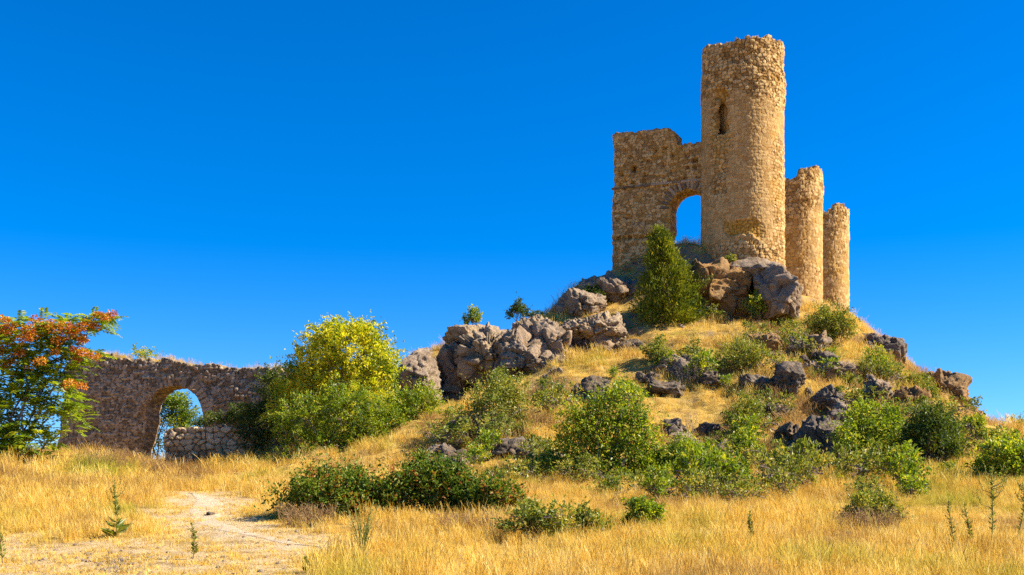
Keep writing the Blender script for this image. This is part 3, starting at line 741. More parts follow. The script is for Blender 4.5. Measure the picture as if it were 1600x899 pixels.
ROCKS = [
 # the crag that carries the castle
 ('rock_outcrop', 'big rounded dark grey crag under the right edge of the tallest tower', 1190, 402, 1262, 508, 60.8, 7.0, 1, 'rock_grey', 2.6, .16, .75, 1.6, 6),
 ('rock_outcrop', 'rough ochre rock face below the gate of the castle, right of the conifer', 1052, 404, 1208, 505, 62.0, 6.0, 2, 'rock_ochre', 3.2, .26, 1.0, 1.6, 6),
 ('rock_outcrop', 'smooth sloping slab of rock at the foot of the tallest tower', 1140, 398, 1236, 440, 62.2, 4.4, 3, 'rock_grey', 2.6, .16, .4, 1.6, 5),
 ('rock_outcrop', 'dark rock ledge under the left corner of the castle wall', 895, 428, 1010, 486, 65.4, 5.5, 4, 'rock_grey', 2.8, .22, .8, 1.4, 6),
 # the cliff
 ('rock_outcrop', 'pale flat topped cliff block beside the yellow green tree', 604, 528, 692, 672, 56.0, 6.0, 11, 'rock_grey', 6, .10, .4, 1.6, 6),
 ('rock_outcrop', 'shaded hollow cliff face between two grey blocks of the cliff', 668, 522, 760, 672, 58.6, 5.0, 12, 'rock_grey', 3.4, .2, .7, 1.6, 6),
 ('rock_outcrop', 'rough rubbly bulge of grey cliff overhanging the hollow', 712, 503, 812, 600, 57.0, 5.5, 13, 'rock_rubble', 3.0, .2, 1.0, 1.0, 6),
 ('rock_outcrop', 'grey cliff block with a smooth pink face, above the pale green shrub', 800, 498, 898, 600, 57.4, 5.5, 14, 'rock_grey', 3.2, .2, .9, 1.3, 6),
 ('rock_outcrop', 'pale crumbly conglomerate ledge left of the conifer foot', 858, 482, 1004, 550, 58.3, 5.0, 15, 'rock_rubble', 3.0, .2, 1.0, .75, 7),
 ('boulder', 'dark pitted boulder below the pale conglomerate ledge', 962, 522, 1014, 578, 57.4, 2.4, 16, 'rock_dark', 2.6, .2, .9, .9, 5),
 ('boulder', 'pinkish boulder leaning on the cliff under the conglomerate ledge', 905, 520, 968, 560, 58.2, 2.2, 17, 'rock_grey', 2.6, .2, .8, .9, 5),
 # scattered over the slope
 ('boulder', 'dark wedge of rock left of the big round bush, partly in shade', 893, 584, 956, 640, None, 2.0, 21, 'rock_dark', 2.6, .25, .8, .8, 5),
 ('boulder', 'round dark boulder among dry twigs at mid slope', 1090, 577, 1134, 608, None, 1.5, 22, 'rock_dark', 2.3, .15, .6, .7, 5),
 ('boulder', 'small lone dark boulder on the bare golden patch of slope', 1090, 660, 1128, 682, None, 1.2, 23, 'rock_dark', 2.4, .2, .7, .6, 4),
 ('boulder', 'half buried grey boulder behind the big round bush', 1044, 674, 1086, 698, None, 1.2, 24, 'rock_grey', 2.4, .2, .7, .6, 4),
 ('boulder', 'low brown boulder left of the tall dark split rock', 1160, 582, 1214, 612, None, 1.6, 25, 'rock_dark', 2.4, .2, .8, .7, 5),
 ('boulder', 'tall dark split rock on the slope below the tower crag', 1212, 566, 1260, 630, None, 2.0, 26, 'rock_dark', 2.8, .25, .9, .8, 5),
 ('boulder', 'brown ledge of rock beside the shrub under the ochre face', 1165, 518, 1232, 552, None, 1.8, 27, 'rock_ochre', 2.8, .25, .9, .7, 5),
 ('rock_outcrop', 'large black lichen covered outcrop low on the slope', 1242, 650, 1350, 732, None, 3.4, 28, 'rock_dark', 2.6, .25, 1.0, 1.7, 6),
 ('boulder', 'dark stone on the left shoulder of the black outcrop', 1215, 662, 1268, 704, None, 1.6, 29, 'rock_dark', 2.4, .25, .9, .8, 5),
 ('boulder', 'upright grey pillar of rock above the shrubs on the right slope', 1352, 584, 1402, 648, None, 2.0, 30, 'rock_grey', 3.0, .2, .8, .8, 5),
 ('boulder', 'dark broken rock left of the grey pillar', 1270, 606, 1340, 650, None, 2.0, 31, 'rock_dark', 2.6, .25, .9, .8, 5),
 ('boulder', 'flat brown stone lying at the foot of the slope', 1182, 728, 1226, 746, None, 1.1, 32, 'rock_dark', 2.4, .2, .6, .6, 4),
 ('boulder', 'blocky dark rock behind the leafy bushes at the hill foot', 1105, 694, 1140, 748, None, 1.3, 33, 'rock_dark', 2.8, .2, .7, .7, 5),
 ('boulder', 'dark stone left of the big round bush, at the edge of its shadow', 832, 704, 882, 732, None, 1.2, 34, 'rock_dark', 2.4, .2, .7, .6, 5),
 ('boulder', 'grey stone half hidden in grass above the dark bramble', 692, 654, 738, 684, None, 1.2, 35, 'rock_grey', 2.4, .2, .7, .6, 4),
 ('rock_outcrop', 'broken rock filling the cliff between the rubbly bulge and the grey block', 770, 512, 846, 606, 56.6, 4.5, 51, 'rock_grey', 3.0, .22, 1.0, 1.2, 6),
 ('rock_outcrop', 'dark jagged bedrock ledge running below the conifer', 1000, 508, 1096, 548, 60.3, 3.5, 52, 'rock_grey', 2.8, .25, 1.0, 1.1, 6),
 ('rock_outcrop', 'shaded bedrock step left of the dark wedge of rock', 836, 575, 905, 628, 53.5, 3.0, 53, 'rock_grey', 2.8, .25, 1.0, 1.0, 6),
 ('rock_outcrop', 'grey bedrock behind the conifer at the foot of the castle wall', 985, 418, 1075, 488, 64.0, 4.5, 54, 'rock_grey', 2.8, .22, 1.0, 1.4, 6),
 ('rock_outcrop', 'grey ledge stepping down the right slope above the broad green shrub', 1262, 560, 1338, 596, None, 2.6, 55, 'rock_grey', 2.8, .25, 1.0, 1.0, 6),
 ('rock_outcrop', 'brown bedrock step on the far right slope under the ridge', 1396, 606, 1470, 646, None, 2.6, 56, 'rock_ochre', 2.8, .25, 1.0, 1.0, 6),
 ('rock_outcrop', 'low dark bedrock rib in the middle of the golden slope', 1010, 590, 1078, 622, None, 2.2, 57, 'rock_dark', 2.8, .25, 1.0, .9, 5),
 ('rock_outcrop', 'grey bedrock rib under the two smaller towers', 1228, 520, 1300, 556, None, 2.4, 58, 'rock_grey', 2.8, .25, 1.0, 1.0, 5),
 ('rock_outcrop', 'rubbly top course of the cliff behind the pale green cliff shrub', 690, 508, 790, 548, 58.8, 4.0, 60, 'rock_rubble', 3.4, .2, 1.0, .9, 6),
 ('rock_outcrop', 'pale broken top of the cliff between the skyline bushes and the conglomerate ledge', 800, 494, 880, 528, 59.8, 4.0, 61, 'rock_rubble', 3.4, .2, 1.0, .9, 6),
 ('rock_outcrop', 'fractured lower face of the cliff right of the pale green cliff shrub', 826, 540, 930, 612, 55.6, 4.0, 62, 'rock_grey', 3.4, .2, 1.0, 1.1, 6),
 ('rock_outcrop', 'dark fractured face under the pale conglomerate ledge', 880, 530, 972, 584, 58.0, 3.5, 63, 'rock_dark', 3.2, .2, 1.0, 1.1, 6),
 ('rock_outcrop', 'jagged grey ledge on the skyline climbing towards the left corner of the castle wall', 874, 446, 950, 508, 63.2, 4.0, 64, 'rock_grey', 3.2, .2, 1.0, 1.1, 6),
 ('boulder', 'grey rock poking out beside the thin grey green shrub', 1180, 632, 1236, 668, None, 1.8, 59, 'rock_dark', 2.6, .25, .9, .9, 5),
 # right ridge
 ('rock_outcrop', 'dark overhanging ledge on the right ridge under the grass line', 1328, 512, 1436, 592, 60.0, 5.0, 41, 'rock_dark', 3.4, .16, .8, 2.0, 6),
 ('rock_outcrop', 'brown cliff block standing at the right end of the hill', 1450, 581, 1536, 655, 53.5, 4.5, 42, 'rock_ochre', 3.4, .18, .8, 1.2, 6),
 ('rock_outcrop', 'low layered slab running down the right end of the hill', 1470, 636, 1562, 682, 48.5, 3.5, 43, 'rock_ochre', 2.6, .2, .8, .9, 5),
 ('boulder', 'small dark stone lying on the path by the shadow of the bramble', 318, 800, 334, 806, None, .3, 44, 'rock_dark', 2.4, .2, .6, .4, 4),
]
for r in ROCKS:
    r = list(r)
    if r[6] is None: r[6] = hit((r[2] + r[4]) / 2, r[5] - (r[5] - r[3]) * .12) - .1
    rock(*r, group=(G_B if r[0] == 'boulder' else 'rock outcrops of the hill'))
# loose stones on the trodden ground at the lower left
st = np.random.default_rng(3); v4, f4 = _ico(2)
VS, FS, n = [], [], 0
for k in range(240):
    px = st.normal(185, 30) if k < 170 else st.uniform(20, 520); py = st.normal(877, 6) if k < 170 else st.uniform(850, 896)
    D = 1.55 * F / max(py - HOR, 20); x, y = xat(px, D), D
    s = st.uniform(.015, .05); w = v4 * s * np.array([st.uniform(.7, 1.4), st.uniform(.7, 1.3), .6]) + fbm(v4 * 2 + k, 2, k)[:, None] * s * .3
    VS.append(w + np.array([x, y, ground_z(x, y) + s * .2])); FS.append(f4 + n); n += len(v4)
tag(mesh_np('gravel', np.concatenate(VS), np.concatenate(FS), M['rock_grey'], vattr={'joint': np.full(n, .5)}, smooth=False), 'small grey stones scattered on the bare ground', None, None, 'stuff')

# ------------------------------------------------------------------ foliage
def rand_dirs(n, g, up=.0):
    d = g.normal(size=(n, 3)); d[:, 2] += up; return unit(d)
def crown(lobes, n, leaf, g, clump=.3, per=40, shell=.55, droop=0., skirt=0.):
    """lobes: (centre xyz, radii xyz, weight). Leaves grow in small sprays spread through each lobe"""
    Cs, Ds, Ns, T, spr = [], [], [], [], []
    wt = np.array([l[2] for l in lobes], float); wt /= wt.sum()
    for (c, r, w), fr in zip(lobes, wt):
        nc = max(3, int(n * fr / per)); c = np.array(c); r = np.array(r)
        d = rand_dirs(nc, g, .15); rad = shell + (1 - shell) * g.random(nc) ** .6
        rad *= 1 + .45 * fbm(d * 2.2 + c, 2, 5)
        q = c + d * r * rad[:, None]
        spr.append(q)
        tc = np.clip(.53 + .15 * g.normal() + .22 * g.normal(size=nc), 0, 1)
        cs = clump * (.6 + .8 * g.random(nc))
        ax = unit(d + rand_dirs(nc, g, .2) * .8)
        m = per
        off = g.normal(size=(nc, m, 3)) * .5
        al = g.normal(size=(nc, m, 1)) * .75
        p = q[:, None] + (off * .75 + ax[:, None] * al) * cs[:, None, None]
        Cs.append(p.reshape(-1, 3))
        dd = unit(ax[:, None] * .7 + g.normal(size=(nc, m, 3)) * .9 + np.array([0, 0, -droop]))
        Ds.append(dd.reshape(-1, 3))
        nn = unit(g.normal(size=(nc, m, 3)) * .8 + np.array([0, 0, .9])); Ns.append(nn.reshape(-1, 3))
        T.append((tc[:, None] + g.normal(size=(nc, m)) * .13).reshape(-1))
    C = np.concatenate(Cs)
    L = leaf * g.uniform(.65, 1.25, len(C))
    return C, np.concatenate(Ds), np.concatenate(Ns), L, np.clip(np.concatenate(T), 0, 1), np.concatenate(spr)
def limb(tb, a, b, r0, r1, g, sag=.12, n=7, sides=5):
    a, b = np.array(a, float), np.array(b, float); t = np.linspace(0, 1, n)[:, None]
    L = np.linalg.norm(b - a)
    mid = g.normal(size=3) * sag * L; mid[2] += .12 * L
    p = a + (b - a) * t + mid * (4 * t * (1 - t)) * .5
    p[1:-1] += g.normal(size=(n - 2, 3)) * .018 * L
    tb.add(p, r0 + (r1 - r0) * t[:, 0], sides)
FEET = []
def woody(name, label, cat, base, lobes, n, leaf, mat, bark, seed, group=None, per=40, clump=.3, shell=.55, width=.5, droop=.15, nbr=14, r0=.05, parts=('crown', 'trunk'), nst=3, spread=.25, bare_twigs=0):
    g = np.random.default_rng(seed)
    o = thing(name, label, cat, base, group); base = np.array(base)
    if base[2] < 300:
        for c_, r_, w_ in lobes:
            if c_[2] - r_[2] < base[2] + .6: FEET.append((c_[0], c_[1] - .12 * r_[1], r_[0] * .72))
    C, Dd, N, L, T, spr = crown(lobes, n, leaf, g, clump, per, shell, droop)
    ns = int(6 + n / 130); SCc, SD, SN, SL, ST = [], [], [], [], []
    pick_l = g.choice(len(lobes), ns, p=np.array([l[2] for l in lobes]) / sum(l[2] for l in lobes))
    tbs = []
    for k in range(ns):
        c, r, w = lobes[pick_l[k]]; c = np.array(c); r = np.array(r)
        d = unit(g.normal(size=3) + np.array([0, 0, .55])); a0 = c + d * r * .8
        ln = g.uniform(.35, .95) * min(r) ; ax = unit(d + g.normal(size=3) * .35 + np.array([0, 0, .3])); m = int(10 + ln / leaf * 5)
        t = g.random(m); p = a0 + ax * (ln * t)[:, None] + np.array([0, 0, -.25 * ln]) * (t ** 2)[:, None] + g.normal(size=(m, 3)) * leaf * .45 * (1.2 - t)[:, None]
        SCc.append(p); SD.append(unit(ax + g.normal(size=(m, 3)) * .8)); SN.append(unit(g.normal(size=(m, 3)) * .7 + np.array([0, 0, .9]))); SL.append(leaf * g.uniform(.6, 1.1, m)); ST.append(np.clip(.5 + .2 * g.normal() + .12 * g.normal(size=m), 0, 1))
        tbs.append((a0 - ax * .3 * ln, a0 + ax * ln * .5, a0 + ax * ln + np.array([0, 0, -.25 * ln])))
    C = np.concatenate([C] + SCc); Dd = np.concatenate([Dd] + SD); N = np.concatenate([N] + SN); L = np.concatenate([L] + SL); T = np.concatenate([T] + ST)
    keep = C[:, 2] > height(C[:, 0], C[:, 1], False) - .15
    C, Dd, N, L, T = C[keep], Dd[keep], N[keep], L[keep], T[keep]
    leaf_mesh(parts[0], C - base, Dd, N, L, L * width, M[mat], o, T)
    tb = Tubes()
    forks = []
    for q in tbs: tb.add(np.array(q) - base, [.010, .007, .003], 3)
    for c, r, w in lobes:
        c = np.array(c)
        b0 = np.array([g.normal() * spread, g.normal() * spread, -.15])
        limb(tb, b0, c - base - np.array([0, 0, r[2] * .2]), r0, r0 * .45, g, .1, 9, 6); forks.append((b0, c - base))
    for k in g.choice(len(spr), min(nbr, len(spr)), replace=False):
        q = spr[k] - base
        j = int(np.argmin([np.linalg.norm(q - f[1]) for f in forks])); t = g.uniform(.3, .95)
        limb(tb, forks[j][0] + (forks[j][1] - forks[j][0]) * t, q, r0 * .38, r0 * .1, g, .12, 7, 4)
    for k in range(bare_twigs):
        c, r, w = lobes[g.integers(len(lobes))]; c = np.array(c) - base; r = np.array(r)
        q = c + rand_dirs(1, g)[0] * r * g.uniform(.6, 1.05); q[2] = min(q[2], c[2] - .1 * r[2])
        a = c + np.array([0, 0, -.5 * r[2]]) + g.normal(size=3) * .3 * r
        limb(tb, a, q, .014, .005, g, .25, 6, 4)
    tb.build(parts[1], M[bark], o)
    return o
def lobes_px(base_px, base_py, D, lst, thick=.9):
    """lobes given in photo pixels (cx, cy, rx, ry[, weight[, depth offset in m]])"""
    out = []
    for l in lst:
        cx, cy, rx, ry = l[:4]; w = l[4] if len(l) > 4 else rx * ry; dy = l[5] if len(l) > 5 else 0
        DD = D + dy
        out.append((P(cx, cy, DD), (rx / F * DD, max(rx, ry) / F * DD * thick, ry / F * DD), w))
    return out
def auto_lobes(px0, py0, px1, py1, D, g, k):
    W, H = px1 - px0, py1 - py0; out = [((px0 + px1) / 2, py1 - H * .42, W * .27, H * .36)]
    for i in range(k):
        t = (i + .5) / k
        rx = W * g.uniform(.11, .22); ry = H * g.uniform(.16, .30)
        cx = px0 + rx * .8 + (W - 1.6 * rx) * t
        arch = sin(pi * (.12 + .76 * t))
        cy = py1 - ry * .7 - (H - 1.5 * ry) * arch * g.uniform(.25, 1.0)
        out.append((cx, cy, rx, ry, None, g.uniform(-.25, .35) * W / F * D))
    return [(l[0], l[1], l[2], l[3], l[2] * l[3], (l[5] if len(l) > 5 else 0)) for l in out]

# ---- tall yellow green tree against the wall and the cliff
D = 51.5
woody('bushy_tree', 'tall bushy tree with glowing yellow green crown between the wall and the cliff', 'tree', P(520, 722, D),
      lobes_px(520, 722, D, [(545, 546, 60, 38, 5), (496, 566, 38, 36, 3), (592, 572, 30, 36, 3.2), (470, 600, 36, 40, 2.5), (525, 610, 55, 45, 4), (580, 630, 45, 40, 2.6), (500, 660, 48, 42, 2.4), (560, 680, 42, 36, 1.8), (526, 520, 34, 18, 1.6), (570, 524, 28, 16, 1.), (440, 628, 24, 34, .9), (455, 582, 15, 22, .5)]),
      27000, .165, 'leaf_yellow', 'bark_grey', 101, per=36, clump=.30, shell=.45, nbr=30, r0=.07, bare_twigs=60)
woody('shrub', 'leafy shrub at the right foot of the yellow green tree, under the cliff', 'shrub', P(625, 715, 49.5),
      lobes_px(0, 0, 49.5, [(610, 660, 46, 42), (650, 640, 34, 30), (590, 695, 40, 28), (565, 705, 40, 22), (668, 622, 22, 18, 500)]), 11000, .13, 'leaf_green', 'bark_grey', 102, per=34, clump=.26, shell=.4, bare_twigs=30, parts=('leaves', 'branches'))
woody('shrub', 'bright green shrub filling the front of the yellow green tree, above the grey stem tangle', 'shrub', P(520, 735, 48.2),
      lobes_px(0, 0, 48.2, [(480, 650, 44, 34), (540, 640, 48, 36), (590, 662, 36, 34), (510, 690, 44, 28), (565, 695, 36, 24), (448, 668, 26, 26, 500)]), 9500, .14, 'leaf_green', 'bark_grey', 109, per=30, clump=.24, shell=.5, bare_twigs=40, parts=('leaves', 'branches'))
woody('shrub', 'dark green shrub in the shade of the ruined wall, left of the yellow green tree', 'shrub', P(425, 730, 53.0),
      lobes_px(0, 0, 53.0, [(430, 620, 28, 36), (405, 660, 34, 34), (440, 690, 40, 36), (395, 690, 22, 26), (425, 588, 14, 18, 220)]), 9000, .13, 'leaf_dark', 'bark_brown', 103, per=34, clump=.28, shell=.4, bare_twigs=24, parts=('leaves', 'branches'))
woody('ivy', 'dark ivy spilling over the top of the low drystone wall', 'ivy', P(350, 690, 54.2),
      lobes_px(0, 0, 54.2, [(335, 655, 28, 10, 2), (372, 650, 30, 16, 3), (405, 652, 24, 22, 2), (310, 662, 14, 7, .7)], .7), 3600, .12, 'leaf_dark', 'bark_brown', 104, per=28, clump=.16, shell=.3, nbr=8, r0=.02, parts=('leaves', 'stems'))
woody('shrub', 'tangle of grey leafless stems and sparse leaves under the yellow green tree', 'shrub', P(505, 740, 47.5),
      lobes_px(0, 0, 47.5, [(480, 715, 45, 22), (535, 712, 40, 22), (440, 722, 30, 18)]), 1500, .11, 'leaf_green', 'bark_grey', 105, per=14, clump=.3, shell=.3, nbr=50, r0=.02, bare_twigs=150, parts=('leaves', 'branches'))

# ---- tree seen through the arch
woody('young_tree', 'slender green tree seen through the round arch of the ruined wall', 'tree', P(245, 740, 65.),
      lobes_px(0, 0, 65., [(268, 630, 30, 16, 3), (290, 652, 24, 18, 2.2), (245, 655, 22, 24, 2), (236, 690, 16, 22, 1.1), (282, 668, 26, 12, 1.4), (262, 700, 18, 12, .5)]), 7000, .16, 'leaf_green', 'bark_brown', 106, per=22, clump=.3, shell=.2, nbr=24, r0=.045)

# ---- compound leaved tree with orange seeds, at the left edge
def compound_tree():
    g = np.random.default_rng(107); D = 44.0
    base = P(20, 735, D)
    o = thing('seed_tree', 'tree with compound green leaves and clusters of orange red seeds at the left edge', 'tree', base)
    lob = lobes_px(0, 0, D, [(-40, 560, 70, 60, 5), (40, 530, 50, 34, 3.4), (95, 518, 34, 20, 1.6), (140, 508, 26, 14, 1.0), (168, 498, 12, 9, .35), (20, 590, 60, 45, 4), (85, 562, 40, 26, 2), (130, 555, 26, 12, .6), (70, 605, 44, 30, 2.2), (20, 650, 60, 45, 4), (-40, 650, 60, 60, 4), (100, 635, 30, 18, .8), (30, 695, 60, 30, 3), (108, 655, 22, 26, .7), (-20, 700, 50, 30, 2)], .8)
    tb = Tubes(); spr = []
    wts = np.array([l[2] for l in lob], float); wts /= wts.sum()
    Fr = []
    for (c, r, w), fr in zip(lob, wts):
        k = int(1650 * fr) + 3
        d = rand_dirs(k, g, .3); q = np.array(c) + d * np.array(r) * (.55 + .5 * g.random(k)[:, None] ** .6)
        Fr.append(np.concatenate([q, d], 1))
        b0 = np.array([g.normal() * .12, g.normal() * .12, -.1])
        limb(tb, b0, np.array(c) - base, .05, .018, g, .10, 10, 6)
        for kk in range(4): limb(tb, np.array(c) - base, q[kk % k] - base, .022, .008, g, .12, 6, 4)
    Fr = np.concatenate(Fr); q, d = Fr[:, :3], Fr[:, 3:]
    C, Dd, N, L, T = [], [], [], [], []
    for i in range(len(q)):
        ax = unit(np.array([d[i, 0] + g.normal() * .6, d[i, 1] + g.normal() * .6, .15 + g.normal() * .35])); ln = g.uniform(.45, .8)
        side = unit(np.cross(ax, [0, 0, 1.])); up = np.cross(side, ax); tt = np.clip(.42 + .2 * g.normal(), 0, 1)
        m = 8
        for j in range(m):
            t = (j + .5) / m; pos = q[i] + ax * ln * t + np.array([0, 0, -.28 * ln * t * t])
            for sg in (-1, 1):
                C.append(pos); Dd.append(side * sg + ax * .45 + up * (-.25 + g.normal() * .15)); N.append(up + g.normal(size=3) * .25)
                L.append(.22 * (1 - .45 * abs(t - .4)) * g.uniform(.8, 1.2)); T.append(tt + g.normal() * .1)
    C = np.array(C); L = np.array(L)
    leaf_mesh('crown', C - base, np.array(Dd), np.array(N), L, L * .46, M['leaf_sumac'], o, np.clip(T, 0, 1), .08)
    tb.build('trunk', M['bark_grey'], o)
    cl = [(176, 494, 7), (166, 497, 8), (153, 497, 8), (140, 505, 9), (147, 512, 7), (126, 510, 10), (112, 514, 8), (98, 508, 9), (88, 516, 10), (78, 505, 9), (66, 512, 10), (54, 502, 9), (42, 512, 10), (30, 520, 10), (18, 510, 10), (8, 516, 10), (5, 500, 8), (36, 530, 10), (52, 528, 9), (70, 530, 8), (92, 532, 9), (104, 526, 8), (124, 528, 8), (15, 538, 10), (0, 545, 10), (30, 552, 8), (130, 550, 8), (145, 553, 8), (118, 558, 7), (46, 572, 9), (62, 566, 8), (110, 597, 8), (126, 601, 7), (98, 606, 6), (4, 570, 9), (128, 532, 7), (-30, 520, 12), (-60, 540, 12), (-20, 560, 10), (83, 548, 7), (20, 560, 8), (112, 546, 6)]
    for cx, cy, r in cl:
        c = P(cx + g.normal() * 2, cy + g.normal() * 1.5, D - 1.35 + g.random() * .9); R = r / F * D * .95
        n = int(46 + 8 * r); dd = rand_dirs(n, g, .1)
        p = c + dd * R * np.array([1.25, 1.0, .85]) * (g.random(n)[:, None] ** .45)
        Lg = g.uniform(.07, .13, n)
        leaf_mesh('seed_cluster', p - base, unit(dd + g.normal(size=(n, 3)) * .8), rand_dirs(n, g), Lg, Lg * .55, M['seed'], o, np.clip(.5 + .25 * g.normal(size=n) + .15 * g.normal(), 0, 1))
compound_tree()

# ---- conifer below the castle
def conifer():
    g = np.random.default_rng(108); D = 61.6
    base = P(1042, 515, D); sc = D / F
    o = thing('conifer', 'bushy dark green conifer on the slope below the castle wall', 'tree', base)
    H = (515 - 358) * sc
    prof = [(0, .30, .42), (.06, .46, .52), (.16, .50, .53), (.30, .46, .49), (.45, .38, .42), (.58, .29, .33), (.70, .20, .27), (.82, .17, .17), (.92, .10, .10), (1, .015, .015)]
    pr = np.array(prof)
    C, Dd, N, L, T = [], [], [], [], []
    tb = Tubes(); axis = lambda t: np.array([(6 - 18 * t + 2 * sin(6 * t)) * sc, 0, H * t])
    tb.add([axis(t) for t in np.linspace(-.04, .97, 14)], np.linspace(.12, .015, 14), 7)
    nb = 400
    for i in range(nb):
        t = g.random() ** 1.25 * .985; a = g.uniform(0, 2 * pi)
        wl = np.interp(t, pr[:, 0], pr[:, 1]); wr = np.interp(t, pr[:, 0], pr[:, 2])
        R = (wl if cos(a) < 0 else wr) * 104 * sc * (.70 + .40 * g.random()) * (1 + .5 * fbm(np.array([[cos(a) * 1.3, sin(a) * 1.3, t * 6.]]), 2, 8)[0]) * (1 if abs(cos(a)) > .2 else .95)
        a0 = axis(max(t - .05, 0)); tip = axis(t) + np.array([cos(a) * R, sin(a) * R * .85, R * g.uniform(.1, .45)])
        if i % 5 == 0: limb(tb, a0, tip, .02, .005, g, .06, 6, 4)
        m = 44
        tt = np.clip(.45 + .22 * g.normal(), 0, 1)
        s = g.random(m) ** .6; s = .35 + .65 * s
        p = a0 + (tip - a0) * s[:, None] + g.normal(size=(m, 3)) * np.array([.14, .14, .12])
        out = unit(tip - a0)
        C.append(p); Dd.append(unit(out * .8 + g.normal(size=(m, 3)) * .55 + np.array([0, 0, .55]))); N.append(rand_dirs(m, g)); L.append(g.uniform(.14, .28, m)); T.append(tt + g.normal(size=m) * .12)
    C = np.concatenate(C); L = np.concatenate(L)
    leaf_mesh('crown', C, np.concatenate(Dd), np.concatenate(N), L, L * .3, M['leaf_conifer'], o, np.clip(np.concatenate(T), 0, 1), .1)
    tb.build('trunk', M['bark_brown'], o)
conifer()

# ---- shrubs over the slope: (kind, label, box in the photo, leaves, leaf size, leaf material, lobes, seed)
SH = [
 ('shrub', 'big round green bush standing highest at the foot of the slope', 866, 592, 1030, 768, 13000, .13, 'leaf_green', 8, 201),
 ('shrub', 'bright green bush crowding the right side of the big round bush', 1008, 682, 1118, 768, 7500, .12, 'leaf_green', 5, 202),
 ('shrub', 'dark low bush in front of the blocky dark rock at the hill foot', 1096, 705, 1176, 762, 3600, .11, 'leaf_bramble', 4, 203),
 ('shrub', 'airy pale green shrub growing before the hollow of the cliff', 726, 556, 832, 690, 6500, .12, 'leaf_olive', 6, 204),
 ('shrub', 'thin grey green shrub beside the boulder of the right mid slope', 1132, 610, 1202, 678, 2800, .11, 'leaf_olive', 4, 205),
 ('shrub', 'shrub in the grass beside the brown ledge under the ochre rock face', 1118, 526, 1206, 592, 4200, .12, 'leaf_olive', 5, 206),
 ('shrub', 'leafy shrub at the foot of the two smaller towers', 1256, 468, 1342, 548, 5600, .14, 'leaf_olive', 5, 207),
 ('shrub', 'light green shrub on the ridge below the dark overhanging ledge', 1342, 540, 1404, 590, 2400, .12, 'leaf_green', 3, 208),
 ('shrub', 'broad green shrub right of the black lichen outcrop', 1304, 622, 1424, 732, 8500, .12, 'leaf_green', 6, 209),
 ('shrub', 'dark hearted green shrub below the brown cliff block', 1400, 630, 1516, 738, 9000, .12, 'leaf_dark', 6, 210),
 ('shrub', 'bright green shrub at the right edge of the photo', 1524, 680, 1640, 762, 7500, .12, 'leaf_green', 5, 211),
 ('shrub', 'small faraway tree top rising behind the bright shrub at the right edge', 1562, 648, 1630, 712, 3200, .13, 'leaf_green', 4, 212),
 ('shrub', 'lone round shrub with brown twiggy base in the right meadow', 1318, 764, 1416, 832, 4200, .085, 'leaf_olive', 5, 213),
 ('shrub', 'small green shrub in the meadow below the big round bush', 972, 776, 1040, 832, 3200, .085, 'leaf_green', 3, 214),
 ('shrub', 'yellowish shrub between the dark pitted boulder and the conifer', 1000, 524, 1052, 578, 2200, .12, 'leaf_olive', 3, 215),
 ('shrub', 'twiggy olive shrub above the round dark boulder', 1050, 532, 1116, 580, 2000, .12, 'leaf_olive', 3, 216),
 ('shrub', 'small shrub leaning out over the flat brown stone', 1136, 672, 1196, 724, 2600, .11, 'leaf_green', 3, 217),
 ('shrub', 'dark shrub on the ledge between conifer and sky', 886, 444, 966, 482, 3600, .13, 'leaf_dark', 4, 218),
 ('shrub', 'green shrub growing down the ochre rock face', 1160, 446, 1206, 500, 1700, .13, 'leaf_green', 3, 219),
 ('shrub', 'pale shrub at the foot of the big rounded crag', 1200, 492, 1268, 530, 2200, .12, 'leaf_olive', 3, 220),
 ('shrub', 'green shrub behind the grey pillar of rock', 1300, 578, 1352, 612, 1700, .11, 'leaf_olive', 3, 221),
 ('shrub', 'green shrub on top of the slope left of the brown cliff block', 1406, 576, 1460, 620, 2000, .12, 'leaf_olive', 3, 222),
 ('shrub', 'shrub filling the gap under the low layered slab', 1500, 640, 1548, 690, 2200, .12, 'leaf_green', 3, 223),
 ('shrub', 'thin shrub over the dark wedge of rock, behind the big round bush', 930, 584, 1012, 640, 3000, .12, 'leaf_green', 4, 224),
 ('bramble', 'low dark bramble clump nearest the path', 430, 726, 628, 808, 12000, .095, 'leaf_bramble', 7, 231),
 ('bramble', 'tallest dark bramble clump, in the middle of the thicket', 590, 700, 756, 806, 12500, .095, 'leaf_bramble', 7, 232),
 ('bramble', 'dark bramble clump at the right end of the thicket', 706, 738, 818, 808, 6500, .095, 'leaf_bramble', 5, 233),
 ('bramble', 'loose green bramble runners in the grass right of the thicket', 780, 782, 905, 842, 2300, .085, 'leaf_olive', 6, 234),
 ('bramble', 'scattered bramble shoots left of the small green shrub in the meadow', 880, 790, 960, 840, 1400, .085, 'leaf_olive', 5, 235),
 ('seedling', 'dark green sapling on the cliff top against the sky', 720, 478, 758, 510, 900, .14, 'leaf_green', 3, 241),
 ('seedling', 'blue green bush on the skyline right of the cliff top sapling', 790, 468, 828, 500, 1300, .13, 'leaf_dark', 3, 242),
 ('seedling', 'low bluish bush trailing along the skyline of the cliff', 822, 484, 852, 502, 500, .12, 'leaf_dark', 2, 243),
 ('shrub', 'small weed shrub at the foot of the tallest tower', 1126, 396, 1154, 414, 500, .11, 'leaf_olive', 2, 244),
 ('shrub', 'shrub below the grass line in the hollow of the right ridge', 1430, 592, 1470, 640, 1400, .12, 'leaf_olive', 3, 245),
 ('shrub', 'green shrub on the pale conglomerate ledge', 1140, 480, 1180, 520, 1000, .12, 'leaf_olive', 2, 246),
]
SH[-1] = ('shrub', 'green shrub creeping at the lower left of the ochre rock face', 1096, 478, 1140, 508, 900, .12, 'leaf_olive', 2, 246)
